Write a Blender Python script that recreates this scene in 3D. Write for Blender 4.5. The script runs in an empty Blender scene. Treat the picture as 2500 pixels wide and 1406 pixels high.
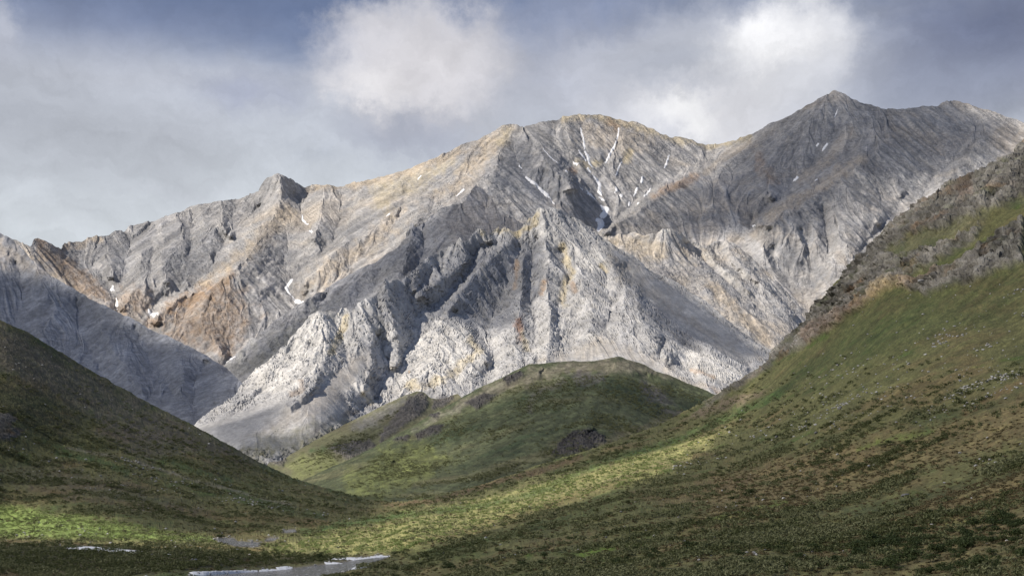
import bpy, math, random
import numpy as np
from mathutils import Vector

random.seed(7)
rng = np.random.default_rng(11)
sc = bpy.context.scene
COL = sc.collection
R = math.radians

# ------------------------------------------------------------------ camera
F = 3256.0            # focal length in pixels of the 2500 px wide photograph
HX, HY = 1250.0, 1180.0   # principal column, eye level row
cam_d = bpy.data.cameras.new("camera")
cam_d.sensor_width = 36.0
cam_d.lens = 36.0 * F / 2500.0
cam_d.shift_x = 0.0
cam_d.shift_y = (HY - 703.0) / 2500.0
cam_d.clip_start = 0.5
cam_d.clip_end = 60000.0
cam = bpy.data.objects.new("camera", cam_d)
cam.rotation_euler = (R(90), 0, 0)
cam.location = (0, 0, 0)
COL.objects.link(cam)
sc.camera = cam

# ------------------------------------------------------------------ light
SUN = np.array([-0.74, -0.24, 0.62]); SUN /= np.linalg.norm(SUN)
sun_d = bpy.data.lights.new("sun", 'SUN')
sun_d.energy = 4.8
sun_d.angle = R(0.5)
sun_d.color = (1.0, 0.925, 0.83)
sun = bpy.data.objects.new("sun", sun_d)
sun.rotation_euler = Vector(SUN).to_track_quat('Z', 'Y').to_euler()
COL.objects.link(sun)
sc.view_settings.view_transform = 'Standard'
sc.view_settings.look = 'None'
sc.view_settings.exposure = 0.22
sc.view_settings.gamma = 1.0
sc.view_settings.use_curve_mapping = False
sc.cycles.transparent_max_bounces = 12
sc.cycles.max_bounces = 4
sc.cycles.diffuse_bounces = 3


def srgb(r, g, b):
    def f(c):
        c /= 255.0
        return c / 12.92 if c <= 0.04045 else ((c + 0.055) / 1.055) ** 2.4
    return (f(r), f(g), f(b))


class NT:
    """small helper to write node trees"""
    def __init__(self, tree):
        self.t = tree
        tree.nodes.clear()

    def n(self, kind, **kw):
        nd = self.t.nodes.new(kind)
        for k, v in kw.items():
            if k.startswith('i_'):
                nd.inputs[k[2:].replace('_', ' ')].default_value = v
            else:
                setattr(nd, k, v)
        return nd

    def l(self, a, b):
        self.t.links.new(a, b)

    def val(self, sock, v):
        if isinstance(v, (int, float, tuple, list)):
            sock.default_value = v
        else:
            self.l(v, sock)

    def math(self, op, a, b=None, c=None, clamp=False):
        nd = self.t.nodes.new('ShaderNodeMath'); nd.operation = op; nd.use_clamp = clamp
        self.val(nd.inputs[0], a)
        if b is not None: self.val(nd.inputs[1], b)
        if c is not None: self.val(nd.inputs[2], c)
        return nd.outputs[0]

    def vmath(self, op, a, b=None, out=0):
        nd = self.t.nodes.new('ShaderNodeVectorMath'); nd.operation = op
        self.val(nd.inputs[0], a)
        if b is not None: self.val(nd.inputs[1], b)
        return nd.outputs[out]

    def mix(self, fac, a, b, blend='MIX'):
        nd = self.t.nodes.new('ShaderNodeMix'); nd.data_type = 'RGBA'; nd.blend_type = blend
        nd.clamp_factor = True
        self.val(nd.inputs[0], fac)
        for s, v in ((nd.inputs[6], a), (nd.inputs[7], b)):
            if isinstance(v, tuple) and len(v) == 3: v = (*v, 1.0)
            self.val(s, v)
        return nd.outputs[2]

    def noise(self, vec, scale, detail=5, rough=0.55, dist=0.0, ntype='FBM', lac=2.0):
        nd = self.t.nodes.new('ShaderNodeTexNoise')
        nd.noise_type = ntype
        nd.inputs['Scale'].default_value = scale
        nd.inputs['Detail'].default_value = detail
        nd.inputs['Roughness'].default_value = rough
        nd.inputs['Lacunarity'].default_value = lac
        nd.inputs['Distortion'].default_value = dist
        self.val(nd.inputs['Vector'], vec)
        return nd

    def ramp(self, fac, lo, hi, a=0.0, b=1.0, smooth=True):
        nd = self.t.nodes.new('ShaderNodeMapRange')
        nd.interpolation_type = 'SMOOTHSTEP' if smooth else 'LINEAR'
        nd.clamp = True
        self.val(nd.inputs['Value'], fac)
        nd.inputs['From Min'].default_value = lo
        nd.inputs['From Max'].default_value = hi
        nd.inputs['To Min'].default_value = a
        nd.inputs['To Max'].default_value = b
        return nd.outputs['Result']


# ------------------------------------------------------------------ world: sky with clouds
def build_world():
    w = bpy.data.worlds.new("World")
    sc.world = w
    w.use_nodes = True
    N = NT(w.node_tree)
    out = N.n('ShaderNodeOutputWorld')
    bg = N.n('ShaderNodeBackground')
    bg.inputs['Strength'].default_value = 0.1
    sky = N.n('ShaderNodeTexSky', sky_type='NISHITA')
    sky.sun_disc = False
    sky.sun_elevation = math.asin(SUN[2])
    sky.sun_rotation = math.atan2(SUN[0], SUN[1])
    sky.altitude = 800
    sky.air_density = 1.0
    sky.dust_density = 0.6
    tc = N.n('ShaderNodeTexCoord')
    d = N.vmath('NORMALIZE', tc.outputs['Generated'])
    big = N.noise(d, 2.2, 6, 0.55)
    warp = N.vmath('SCALE', N.vmath('SUBTRACT', big.outputs['Color'], (0.5, 0.5, 0.5)))
    warp.node.inputs['Scale'].default_value = 0.10
    fine = N.noise(d, 9.0, 13, 0.67)
    warp2 = N.vmath('SCALE', N.vmath('SUBTRACT', fine.outputs['Color'], (0.5, 0.5, 0.5)))
    warp2.node.inputs['Scale'].default_value = 0.10
    dw = N.vmath('ADD', N.vmath('ADD', d, warp), warp2)
    dsoft = N.vmath('ADD', d, warp)
    sep = N.n('ShaderNodeSeparateXYZ'); N.l(d, sep.inputs[0])
    z = sep.outputs['Z']

    def blob(px, py, rx, ry, soft=1.0, v=None, ang=0.0):
        c = Vector(((px - HX) / F, 1.0, (HY - py) / F)).normalized()
        off = N.vmath('SUBTRACT', v if v is not None else dw, tuple(c))
        if ang:
            mp = N.n('ShaderNodeVectorRotate'); mp.rotation_type = 'Y_AXIS'
            N.l(off, mp.inputs['Vector']); mp.inputs['Angle'].default_value = R(ang)
            off = mp.outputs[0]
        sc_ = N.vmath('MULTIPLY', off, (F / rx, 4.0, F / ry))
        ln = N.vmath('LENGTH', sc_, out=1)
        return N.ramp(ln, 1.0 + soft * 0.5, 1.0 - soft * 0.75)

    K = lambda c: tuple(10.0 * x for x in c)
    clear = N.mix(0.75, sky.outputs['Color'], K(srgb(88, 104, 140)))
    # a wide stratus sheet, thicker low down and thin towards the zenith
    sheet = N.noise(N.vmath('MULTIPLY', dsoft, (1.0, 1.0, 3.2)), 2.6, 6, 0.56)
    cover = N.math('ADD', N.ramp(z, 0.385, 0.262, 0.0, 1.0), N.math('MULTIPLY', N.math('SUBTRACT', sheet.outputs['Fac'], 0.5), 1.9))
    cover = N.ramp(cover, 0.22, 0.95)
    greyA = K(srgb(177, 182, 194)); greyB = K(srgb(198, 204, 210)); lilac = K(srgb(178, 180, 190))
    tone = N.mix(N.ramp(z, 0.30, 0.17), greyA, greyB)
    tone = N.mix(N.ramp(sheet.outputs['Fac'], 0.5, 0.68, 0, 0.55), tone, lilac)
    col = N.mix(cover, clear, tone)
    # clouds placed where the photograph has them
    def add(col, m, rgb, k=1.0):
        return N.mix(N.math('MULTIPLY', m, k), col, K(srgb(*rgb)))
    col = add(col, blob(360, 30, 620, 90, 1.2, dsoft), (108, 121, 151), 0.8)
    col = add(col, blob(2450, 70, 330, 150, 1.3, dsoft), (88, 98, 128), 0.85)
    col = add(col, blob(2330, 210, 260, 110, 1.2, dsoft), (142, 149, 168), 0.65)
    col = add(col, blob(1480, 170, 420, 170, 1.3), (174, 177, 189), 0.75)
    col = add(col, blob(120, 330, 330, 170, 1.3, dsoft), (162, 166, 175), 0.6)
    col = add(col, blob(1000, 172, 235, 135, 0.5), (188, 189, 197), 0.85)
    col = add(col, blob(985, 182, 185, 95, 1.0, dw, -12), (210, 208, 212), 0.85)
    col = add(col, blob(885, 228, 80, 45, 1.2), (226, 224, 226), 0.7)
    col = add(col, blob(1110, 110, 120, 80, 1.3), (205, 203, 207), 0.6)
    col = add(col, blob(1770, 190, 320, 160, 1.1), (190, 193, 202), 0.85)
    col = add(col, blob(1700, 285, 230, 70, 1.2), (216, 216, 221), 0.85)
    col = add(col, blob(1905, 135, 160, 105, 0.6), (216, 217, 222), 0.85)
    col = add(col, blob(1985, 200, 90, 90, 0.8), (204, 206, 213), 0.7)
    col = add(col, blob(1865, 130, 115, 60, 0.9), (236, 236, 238), 0.75)
    col = add(col, blob(1640, 285, 80, 36, 1.2), (240, 240, 241), 0.7)
    col = add(col, blob(0, 75, 46, 80, 1.0), (172, 176, 188), 0.85)
    col = add(col, blob(1650, 165, 130, 60, 1.2), (162, 168, 182), 0.55)
    col = add(col, blob(600, 230, 120, 60, 1.2), (150, 156, 176), 0.7)
    col = add(col, blob(990, 325, 130, 50, 1.2), (160, 165, 180), 0.75)
    col = add(col, blob(1430, 20, 190, 70, 1.0), (138, 148, 174), 0.45)
    # fine cloud texture
    tex = N.noise(N.vmath('MULTIPLY', dw, (1, 1, 2.0)), 14.0, 12, 0.62)
    tx = N.math('MULTIPLY', N.ramp(tex.outputs['Fac'], 0.3, 0.7, 0.86, 1.10, smooth=False), N.ramp(N.noise(N.vmath('MULTIPLY', dw, (1, 1, 1.8)), 6.0, 9, 0.6, 0.4).outputs['Fac'], 0.35, 0.65, 0.93, 1.06, smooth=False))
    comb = N.n('ShaderNodeCombineXYZ')
    for i in range(3): N.l(tx, comb.inputs[i])
    col = N.mix(1.0, col, comb.outputs[0], 'MULTIPLY')
    N.l(col, bg.inputs['Color'])
    N.l(bg.outputs[0], out.inputs['Surface'])
build_world()


# ------------------------------------------------------------------ numpy helpers
def h32(ix, iy, iz, seed):
    h = (ix.astype(np.int64) * 374761393 + iy.astype(np.int64) * 668265263 + iz * 2147483647 + seed * 974634777) & 0xffffffff
    h = ((h ^ (h >> 13)) * 1274126177) & 0xffffffff
    return (h ^ (h >> 16)) & 0xffffffff


_A = rng.normal(size=(256, 3)); _A /= np.linalg.norm(_A, axis=1)[:, None]
GR = _A.astype(np.float32)


def perlin(P, seed=0):
    """3-d gradient noise, about -0.7..0.7"""
    i = np.floor(P).astype(np.int64)
    f = (P - i).astype(np.float32)
    u = f * f * f * (f * (f * 6 - 15) + 10)
    res = 0
    for dx in (0, 1):
        wx = u[:, 0] if dx else 1 - u[:, 0]
        for dy in (0, 1):
            wy = u[:, 1] if dy else 1 - u[:, 1]
            for dz in (0, 1):
                wz = u[:, 2] if dz else 1 - u[:, 2]
                g = GR[h32(i[:, 0] + dx, i[:, 1] + dy, i[:, 2] + dz, seed) & 255]
                dot = g[:, 0] * (f[:, 0] - dx) + g[:, 1] * (f[:, 1] - dy) + g[:, 2] * (f[:, 2] - dz)
                res = res + wx * wy * wz * dot
    return res * 1.5


def fbm(P, wl, octs=4, seed=0, gain=0.5, kind=0, stretch=(1, 1, 1)):
    """kind 0 smooth, 1 ridged (sharp crests up), 2 billow (sharp creases down)"""
    tot = 0; a = 1.0; s = 0
    Q = P / (np.array(stretch) * wl)
    for o in range(octs):
        n = perlin(Q * (2.03 ** o) + 17.3 * o, seed + o)
        if kind == 1: n = 1 - 2.4 * np.abs(n)
        elif kind == 2: n = 2.4 * np.abs(n) - 1
        tot = tot + a * n; s += a; a *= gain
    return tot / s


def smooth(x, a, b):
    t = np.clip((x - a) / (b - a), 0, 1)
    return t * t * (3 - 2 * t)


def pts(s):
    return np.array([[float(v) for v in p.split(',')] for p in s.split()])


def sdf(poly, x, y):
    """signed distance to polygon, positive inside"""
    p = poly[:, :2]; q = np.roll(p, -1, axis=0)
    dm = np.full(x.shape, 1e18); ins = np.zeros(x.shape, bool)
    for (x0, y0), (x1, y1) in zip(p, q):
        ex, ey = x1 - x0, y1 - y0
        t = np.clip(((x - x0) * ex + (y - y0) * ey) / (ex * ex + ey * ey + 1e-9), 0, 1)
        dm = np.minimum(dm, (x - x0 - t * ex) ** 2 + (y - y0 - t * ey) ** 2)
        c = ((y0 > y) != (y1 > y))
        if y1 != y0:
            c &= x < (x1 - x0) * (y - y0) / (y1 - y0) + x0
        ins ^= c
    d = np.sqrt(dm)
    return np.where(ins, d, -d)


def linedist(line, x, y):
    dm = np.full(x.shape, 1e18)
    for (x0, y0), (x1, y1) in zip(line[:-1, :2], line[1:, :2]):
        ex, ey = x1 - x0, y1 - y0
        t = np.clip(((x - x0) * ex + (y - y0) * ey) / (ex * ex + ey * ey + 1e-9), 0, 1)
        dm = np.minimum(dm, (x - x0 - t * ex) ** 2 + (y - y0 - t * ey) ** 2)
    return np.sqrt(dm)


def rbf(ctrl):
    c = ctrl[:, :2]; v = np.log(ctrl[:, 2]); n = len(c)
    ker = lambda r: np.sqrt(r * r + 60.0 ** 2) / 500.0
    A = np.zeros((n + 3, n + 3))
    A[:n, :n] = ker(np.linalg.norm(c[:, None] - c[None], axis=2))
    A[:n, n] = 1; A[:n, n + 1:n + 3] = c / 1000; A[n:, :n] = A[:n, n:].T
    w = np.linalg.solve(A, np.concatenate([v, np.zeros(3)]))
    def f(x, y):
        s = w[n] + w[n + 1] * x / 1000 + w[n + 2] * y / 1000
        for k in range(n):
            s = s + w[k] * ker(np.hypot(x - c[k, 0], y - c[k, 1]))
        return np.exp(s)
    return f


def bilin(G, gx, gy):
    gx = np.clip(gx, 0, G.shape[1] - 1.001); gy = np.clip(gy, 0, G.shape[0] - 1.001)
    ix = gx.astype(int); iy = gy.astype(int); fx = gx - ix; fy = gy - iy
    return ((G[iy, ix] * (1 - fx) + G[iy, ix + 1] * fx) * (1 - fy) + (G[iy + 1, ix] * (1 - fx) + G[iy + 1, ix + 1] * fx) * fy)


def relief(strokes, x0, x1, y0, y1):
    """harmonic surface through ridge (+) and valley (-) lines, on a 5 px grid"""
    prev = None; ps = None
    for st in (40, 20, 10, 5):
        nx = int((x1 - x0) / st) + 1; ny = int((y1 - y0) / st) + 1
        fix = np.zeros((ny, nx), bool); val = np.zeros((ny, nx)); cnt = np.zeros((ny, nx))
        for k0, k1, s in strokes:
            p = pts(s) if isinstance(s, str) else s
            L = np.r_[0, np.cumsum(np.hypot(*np.diff(p[:, :2], axis=0).T))]
            t = np.arange(0, L[-1], st * 0.5)
            xx = np.interp(t, L, p[:, 0]); yy = np.interp(t, L, p[:, 1]); kk = k0 + (k1 - k0) * t / L[-1]
            ix = np.round((xx - x0) / st).astype(int); iy = np.round((yy - y0) / st).astype(int)
            ok = (ix >= 0) & (ix < nx) & (iy >= 0) & (iy < ny)
            np.add.at(val, (iy[ok], ix[ok]), kk[ok]); np.add.at(cnt, (iy[ok], ix[ok]), 1)
        fix = cnt > 0
        val[fix] /= cnt[fix]
        if prev is None: G = np.zeros((ny, nx))
        else:
            gy, gx = np.mgrid[0:ny, 0:nx]
            G = bilin(prev, gx * st / ps, gy * st / ps)
        for it in range(260 if st > 5 else 120):
            G[fix] = val[fix]
            P = np.pad(G, 1, mode='edge')
            G = 0.25 * (P[:-2, 1:-1] + P[2:, 1:-1] + P[1:-1, :-2] + P[1:-1, 2:]) * 0.9995
        G[fix] = val[fix]
        prev, ps = G, st
    P = np.pad(G, 1, mode='edge')
    G = 0.5 * G + 0.125 * (P[:-2, 1:-1] + P[2:, 1:-1] + P[1:-1, :-2] + P[1:-1, 2:])
    return G


def gullies(X, Y, sx, sy, wl, octs, seed, minwl=None):
    """erosion gullies: ripples running down the fall line (sx, sy), each octave bent by the last"""
    h = np.zeros(X.shape, np.float32); a = 1.0; tot = 0
    dxs = sx.copy(); dys = sy.copy()
    for o in range(octs):
        L = wl / (1.9 ** o)
        px, py = X / L, Y / L
        ln = np.sqrt(dxs ** 2 + dys ** 2) + 1e-6
        tx, ty = -dys / ln, dxs / ln
        ix, iy = np.floor(px).astype(np.int64), np.floor(py).astype(np.int64)
        acc = 0; dac = 0; ws = 1e-6
        for i in (-1, 0, 1):
            for j in (-1, 0, 1):
                hh = h32(ix + i, iy + j, 0, seed + o * 31)
                rx = (hh & 1023) / 1023.0; ry = ((hh >> 10) & 1023) / 1023.0
                vx = px - ix - i - rx; vy = py - iy - j - ry
                w = np.exp(-2.2 * (vx * vx + vy * vy))
                ph = (vx * tx + vy * ty) * 6.2832 * 0.9
                acc = acc + w * np.cos(ph); dac = dac - w * np.sin(ph); ws = ws + w
        acc = acc / ws; dac = dac / ws
        if minwl is not None:
            fade = smooth(L / minwl, 0.7, 1.6)
        else: fade = 1.0
        h += a * acc * fade
        dxs = dxs + 0.7 * a * dac * tx * ln; dys = dys + 0.7 * a * dac * ty * ln
        tot += a; a *= 0.55
    return h / tot


def make_mesh(name, V, faces, attrs=None, smooth_=True):
    """V (n,3), faces (m,k) all with the same k"""
    me = bpy.data.meshes.new(name)
    k = faces.shape[1]; m = len(faces)
    me.vertices.add(len(V)); me.loops.add(m * k); me.polygons.add(m)
    me.vertices.foreach_set('co', np.ascontiguousarray(V, np.float32).ravel())
    me.loops.foreach_set('vertex_index', np.ascontiguousarray(faces, np.int32).ravel())
    me.polygons.foreach_set('loop_start', np.arange(0, m * k, k, dtype=np.int32))
    me.polygons.foreach_set('loop_total', np.full(m, k, np.int32))
    me.polygons.foreach_set('use_smooth', np.full(m, smooth_, bool))
    for nm, (kind, arr) in (attrs or {}).items():
        at = me.attributes.new(nm, kind, 'POINT')
        if kind == 'FLOAT_COLOR':
            c = np.ones((len(V), 4), np.float32); c[:, :3] = arr
            at.data.foreach_set('color', c.ravel())
        elif kind == 'FLOAT':
            at.data.foreach_set('value', np.ascontiguousarray(arr, np.float32))
    me.update(calc_edges=True)
    return me


def obj(name, me, mat=None, parent=None, kind=None, label=None, cat=None, group=None):
    o = bpy.data.objects.new(name, me)
    COL.objects.link(o)
    if mat is not None and me is not None and not me.materials: me.materials.append(mat)
    if parent is not None: o.parent = parent
    if kind: o['kind'] = kind
    if label: o['label'] = label
    if cat: o['category'] = cat
    if group: o['group'] = group
    return o


# ------------------------------------------------------------------ materials
def terrain_mat(name, wl, bump, spec=0.25, mott=0.5, streak=None):
    """colour from the terrain's albedo attribute, broken up by noise of wave length wl metres"""
    m = bpy.data.materials.new(name); m.use_nodes = True
    N = NT(m.node_tree)
    out = N.n('ShaderNodeOutputMaterial'); b = N.n('ShaderNodeBsdfPrincipled')
    b.inputs['Roughness'].default_value = 0.92
    b.inputs['Specular IOR Level'].default_value = spec
    geo = N.n('ShaderNodeNewGeometry'); pos = geo.outputs['Position']
    at = N.n('ShaderNodeAttribute', attribute_name='albedo')
    rk = N.n('ShaderNodeAttribute', attribute_name='rock')
    n1 = N.noise(pos, 1.0 / wl, 6, 0.68, 0.3)
    n2 = N.noise(N.vmath('ADD', pos, (31.0, 7.0, 3.0)), 1.0 / (wl * 5.5), 4, 0.6, 0.6)
    n3 = N.noise(pos, 1.0 / (wl * 1.7), 5, 0.6, 1.2, 'RIDGED_MULTIFRACTAL') if False else n2
    v = N.ramp(n1.outputs['Fac'], 0.25, 0.75, 1 - mott, 1 + mott, smooth=False)
    v2 = N.ramp(n2.outputs['Fac'], 0.3, 0.7, 0.86, 1.14, smooth=False)
    vv = N.math('MULTIPLY', v, v2)
    c = N.n('ShaderNodeCombineXYZ')
    for i in range(3): N.l(vv, c.inputs[i])
    col = N.mix(1.0, at.outputs['Color'], c.outputs[0], 'MULTIPLY')
    N.l(col, b.inputs['Base Color'])
    # relief finer than the mesh
    hgt = N.math('ADD', n1.outputs['Fac'], N.math('MULTIPLY', n2.outputs['Fac'], 1.5))
    bp = N.n('ShaderNodeBump')
    bp.inputs['Strength'].default_value = 1.0
    N.l(hgt, bp.inputs['Height'])
    N.l(N.math('MULTIPLY', N.math('ADD', N.math('MULTIPLY', rk.outputs['Fac'], 0.75), 0.25), bump), bp.inputs['Distance'])
    N.l(bp.outputs[0], b.inputs['Normal'])
    N.l(b.outputs[0], out.inputs['Surface'])
    return m


M_far = terrain_mat('far_rock', 13.0, 9.0, mott=0.42)
M_mid = terrain_mat('crag_rock', 8.0, 4.5, mott=0.28)
M_hill = terrain_mat('hill_turf', 4.0, 2.4, mott=0.5)
M_fg = terrain_mat('tundra', 0.9, 0.5, mott=0.50)


def simple_mat(name, rgb, rough=0.8, var=0.25, wl=1.0, bump=0.0, spec=0.3, objvar=0.0):
    m = bpy.data.materials.new(name); m.use_nodes = True
    N = NT(m.node_tree)
    out = N.n('ShaderNodeOutputMaterial'); b = N.n('ShaderNodeBsdfPrincipled')
    b.inputs['Roughness'].default_value = rough
    b.inputs['Specular IOR Level'].default_value = spec
    geo = N.n('ShaderNodeNewGeometry')
    n1 = N.noise(geo.outputs['Position'], 1.0 / wl, 5, 0.65, 0.4)
    v = N.ramp(n1.outputs['Fac'], 0.25, 0.75, 1 - var, 1 + var, smooth=False)
    if objvar:
        oi = N.n('ShaderNodeObjectInfo')
        v = N.math('MULTIPLY', v, N.ramp(oi.outputs['Random'], 0, 1, 1 - objvar, 1 + objvar, smooth=False))
    c = N.n('ShaderNodeCombineXYZ')
    for i in range(3): N.l(v, c.inputs[i])
    N.l(N.mix(1.0, rgb, c.outputs[0], 'MULTIPLY'), b.inputs['Base Color'])
    if bump:
        bp = N.n('ShaderNodeBump'); bp.inputs['Distance'].default_value = bump
        N.l(n1.outputs['Fac'], bp.inputs['Height']); N.l(bp.outputs[0], b.inputs['Normal'])
    N.l(b.outputs[0], out.inputs['Surface'])
    return m


# ------------------------------------------------------------------ terrain layers
XS = np.concatenate([np.arange(-620, -60, 14.0), np.arange(-60, 2560, 2.3), np.arange(2560, 3120, 14.0)])


def lin(c): return np.array(c, np.float32)


class Layer:
    def __init__(s, name, crest, bottom, ctrl, strokes, seed, jit=2.0, jwl=40.0, warp=6.0, dy=2.3, gain=1.0):
        s.name = name; s.seed = seed
        s.crest = pts(crest); s.bottom = pts(bottom)
        s.D0 = rbf(np.array(ctrl, float))
        s.x0, s.x1 = -640, 3140
        s.y0 = int(s.crest[:, 1].min()) - 40; s.y1 = int(s.bottom[:, 1].max()) + 60
        s.G = relief(strokes, s.x0, s.x1, s.y0, s.y1) * gain
        s.jit = jit; s.jwl = jwl; s.warp = warp; s.dy = dy

    def depth(s, x, y, warp=True):
        if warp and s.warp:
            Q = np.stack([x, y, np.zeros_like(x)], 1)
            wx = fbm(Q, 38.0, 3, s.seed + 5) * s.warp * 2; wy = fbm(Q, 38.0, 3, s.seed + 9) * s.warp * 2
        else: wx = wy = 0
        O = bilin(s.G, (x + wx - s.x0) / 5.0, (y + wy - s.y0) / 5.0)
        return s.D0(x, y) * (1 - O / F)

    def at(s, x, y, warp=True):
        x = np.asarray(x, float); y = np.asarray(y, float)
        D = s.depth(x, y, warp)
        return np.stack([(x - HX) / F * D, D, (HY - y) / F * D], 1)

    def build(s, lim=(-700, 3200)):
        xs = XS[(XS >= lim[0]) & (XS <= lim[1])]
        ys = np.interp(xs, s.crest[:, 0], s.crest[:, 1])
        Q = np.stack([xs, xs * 0, xs * 0], 1)
        inside = 1.0
        ys = ys + s.jit * 1.6 * fbm(Q, s.jwl, 5, s.seed + 77, 0.62) * inside
        yb = np.interp(xs, s.bottom[:, 0], s.bottom[:, 1])
        hmax = (yb - ys).max()
        n = int(hmax / s.dy) + 2
        yy = ys[None, :] + np.arange(n)[:, None] * s.dy
        keep = yy <= np.maximum(yb, ys + 3 * s.dy)[None, :] + s.dy
        xx = np.broadcast_to(xs[None, :], yy.shape)
        shp = yy.shape
        x = xx.ravel().astype(float); y = yy.ravel()
        gxx = np.arange(s.x0, s.x1 + 20, 16.0); gyy = np.arange(s.y0 - 40, s.y1 + 60, 16.0)
        GX, GY = np.meshgrid(gxx, gyy)
        D0 = s.D0(GX.ravel(), GY.ravel()).reshape(GX.shape)
        D0u = bilin(D0, (x - gxx[0]) / 16.0, (y - gyy[0]) / 16.0)
        Qp = np.stack([x, y, x * 0], 1)
        wx = fbm(Qp, 38.0, 3, s.seed + 5) * s.warp * 2; wy = fbm(Qp, 38.0, 3, s.seed + 9) * s.warp * 2
        O = bilin(s.G, (x + wx - s.x0) / 5.0, (y + wy - s.y0) / 5.0)
        D = D0u * (1 - O / F)
        s.D0u = D0u
        P = np.stack([(x - HX) / F * D, D, (HY - y) / F * D], 1)
        s.shp, s.x, s.y, s.keep = shp, x, y, keep
        s.P = P
        return s

    def normals(s, P=None):
        P = (s.P if P is None else P).reshape(*s.shp, 3)
        du = np.gradient(P, axis=1); dv = np.gradient(P, axis=0)
        n = np.cross(dv, du).reshape(-1, 3)
        n /= np.linalg.norm(n, axis=1)[:, None] + 1e-9
        n[n[:, 2] < 0] *= -1
        return n

    def fall(s, blur=3):
        """smoothed downhill direction in plan"""
        n = s.normals()
        a = n[:, 0].reshape(s.shp); b = n[:, 1].reshape(s.shp)
        for _ in range(blur):
            for ax in (0, 1):
                a = (np.roll(a, 1, ax) + a * 2 + np.roll(a, -1, ax)) / 4
                b = (np.roll(b, 1, ax) + b * 2 + np.roll(b, -1, ax)) / 4
        return a.ravel(), b.ravel(), n

    def mesh(s, name, mat, color, rock, kind='structure', back=None, split=None, seeback=0.7, smooth_=False):
        P = s.P.reshape(*s.shp, 3)
        nr, nc = s.shp
        # the far side of the crest: rows falling away behind it
        if back is None: back = (3, 10, 25, 60, 140, 320, 700)
        top = P[0]; rows = []
        for bdist in back:
            q = top.copy()
            nn = fbm(np.stack([top[:, 0], top[:, 1] + bdist, top[:, 2] * 0], 1), 60 + bdist, 3, s.seed + 3)
            q[:, 1] += bdist; q[:, 0] *= q[:, 1] / top[:, 1]
            q[:, 2] = np.maximum(top[:, 2] - seeback * bdist * (0.35 + 0.65 * min(1, bdist / 60)) + nn * bdist * 0.12, -120)
            rows.append(q)
        nb = len(rows)
        V = np.concatenate([np.array(rows[::-1]), P], 0).reshape(-1, 3)
        c = color.reshape(nr, nc, 3); c = np.concatenate([np.repeat(c[:1], nb, 0), c], 0).reshape(-1, 3)
        r = rock.reshape(nr, nc); r = np.concatenate([np.repeat(r[:1], nb, 0), r], 0).ravel()
        kp = np.concatenate([np.ones((nb, nc), bool), s.keep], 0)
        idx = np.arange((nr + nb) * nc).reshape(nr + nb, nc)
        fk = kp[1:, :-1] & kp[1:, 1:] & kp[:-1, :-1] & kp[:-1, 1:]
        f = np.stack([idx[:-1, :-1][fk], idx[1:, :-1][fk], idx[1:, 1:][fk], idx[:-1, 1:][fk]], 1)
        if split is None: groups = [(name, mat, np.ones(len(f), bool))]
        else:
            reg = np.concatenate([np.repeat(split[0].reshape(nr, nc)[:1], nb, 0), split[0].reshape(nr, nc)], 0).ravel()
            fr = reg[f[:, 0]]
            groups = [(nm, mt, fr == i) for i, (nm, mt) in enumerate(split[1])]
        outs = []
        for nm, mt, sel in groups:
            ff = f[sel]
            used = np.zeros(len(V), bool); used[ff.ravel()] = True
            mp = np.cumsum(used) - 1
            me = make_mesh(nm, V[used], mp[ff], {'albedo': ('FLOAT_COLOR', c[used]), 'rock': ('FLOAT', r[used])}, smooth_)
            outs.append(obj(nm, me, mt, kind=kind))
        return outs

    def sample(s, x, y):
        """final surface at photo positions (x, y)"""
        P = s.P.reshape(*s.shp, 3)
        xs = s.x.reshape(s.shp)[0]; ys0 = s.y.reshape(s.shp)[0]
        gx = np.interp(x, xs, np.arange(len(xs)))
        yc = np.interp(x, xs, ys0)
        gy = (y - yc) / s.dy
        return np.stack([bilin(P[:, :, k], gx, gy) for k in range(3)], 1)


def paint(base, L, patches, nz=None):
    """albedo patches: (rgb, strength, feather px, polygon) or (rgb, strength, width, 'L', line)"""
    c = base
    Q = np.stack([L.x, L.y, L.x * 0], 1)
    w = fbm(Q, 30.0, 4, L.seed + 41, 0.6) if nz is None else nz
    w2 = fbm(Q, 12.0, 3, L.seed + 49, 0.6)
    for p in patches:
        rgb, k, fe = p[0], p[1], p[2]
        if p[3] == 'L':
            ln = pts(p[4]); bx = (ln[:, 0].min() - 3 * fe, ln[:, 0].max() + 3 * fe, ln[:, 1].min() - 3 * fe, ln[:, 1].max() + 3 * fe)
        else:
            ln = pts(p[3]); bx = (ln[:, 0].min() - 2 * fe, ln[:, 0].max() + 2 * fe, ln[:, 1].min() - 2 * fe, ln[:, 1].max() + 2 * fe)
        sel = np.where((L.x > bx[0]) & (L.x < bx[1]) & (L.y > bx[2]) & (L.y < bx[3]))[0]
        if len(sel) == 0: continue
        x, y = L.x[sel], L.y[sel]
        if p[3] == 'L':
            d = 1.0 - linedist(ln, x, y) / fe + w[sel] * 1.2
            m = smooth(d, 0.0, 0.9)
        else:
            d = sdf(ln, x, y) / fe + w[sel] * 1.6
            m = smooth(d, -0.6, 0.7)
        m = (m * k * np.clip(0.85 + 0.8 * w2[sel], 0, 1.2))[:, None]
        m = np.clip(m, 0, 1)
        c[sel] = c[sel] * (1 - m) + np.array(rgb, np.float32) * m
    return c


GREY = (0.27, 0.275, 0.29); DGREY = (0.16, 0.168, 0.185); LGREY = (0.42, 0.415, 0.41)
TAN = (0.47, 0.395, 0.30); BROWN = (0.29, 0.205, 0.135); WHITE = (0.60, 0.58, 0.54); YEL = (0.50, 0.42, 0.26)
ORANGE = (0.42, 0.27, 0.15); OLIVE = (0.20, 0.19, 0.12)

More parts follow.
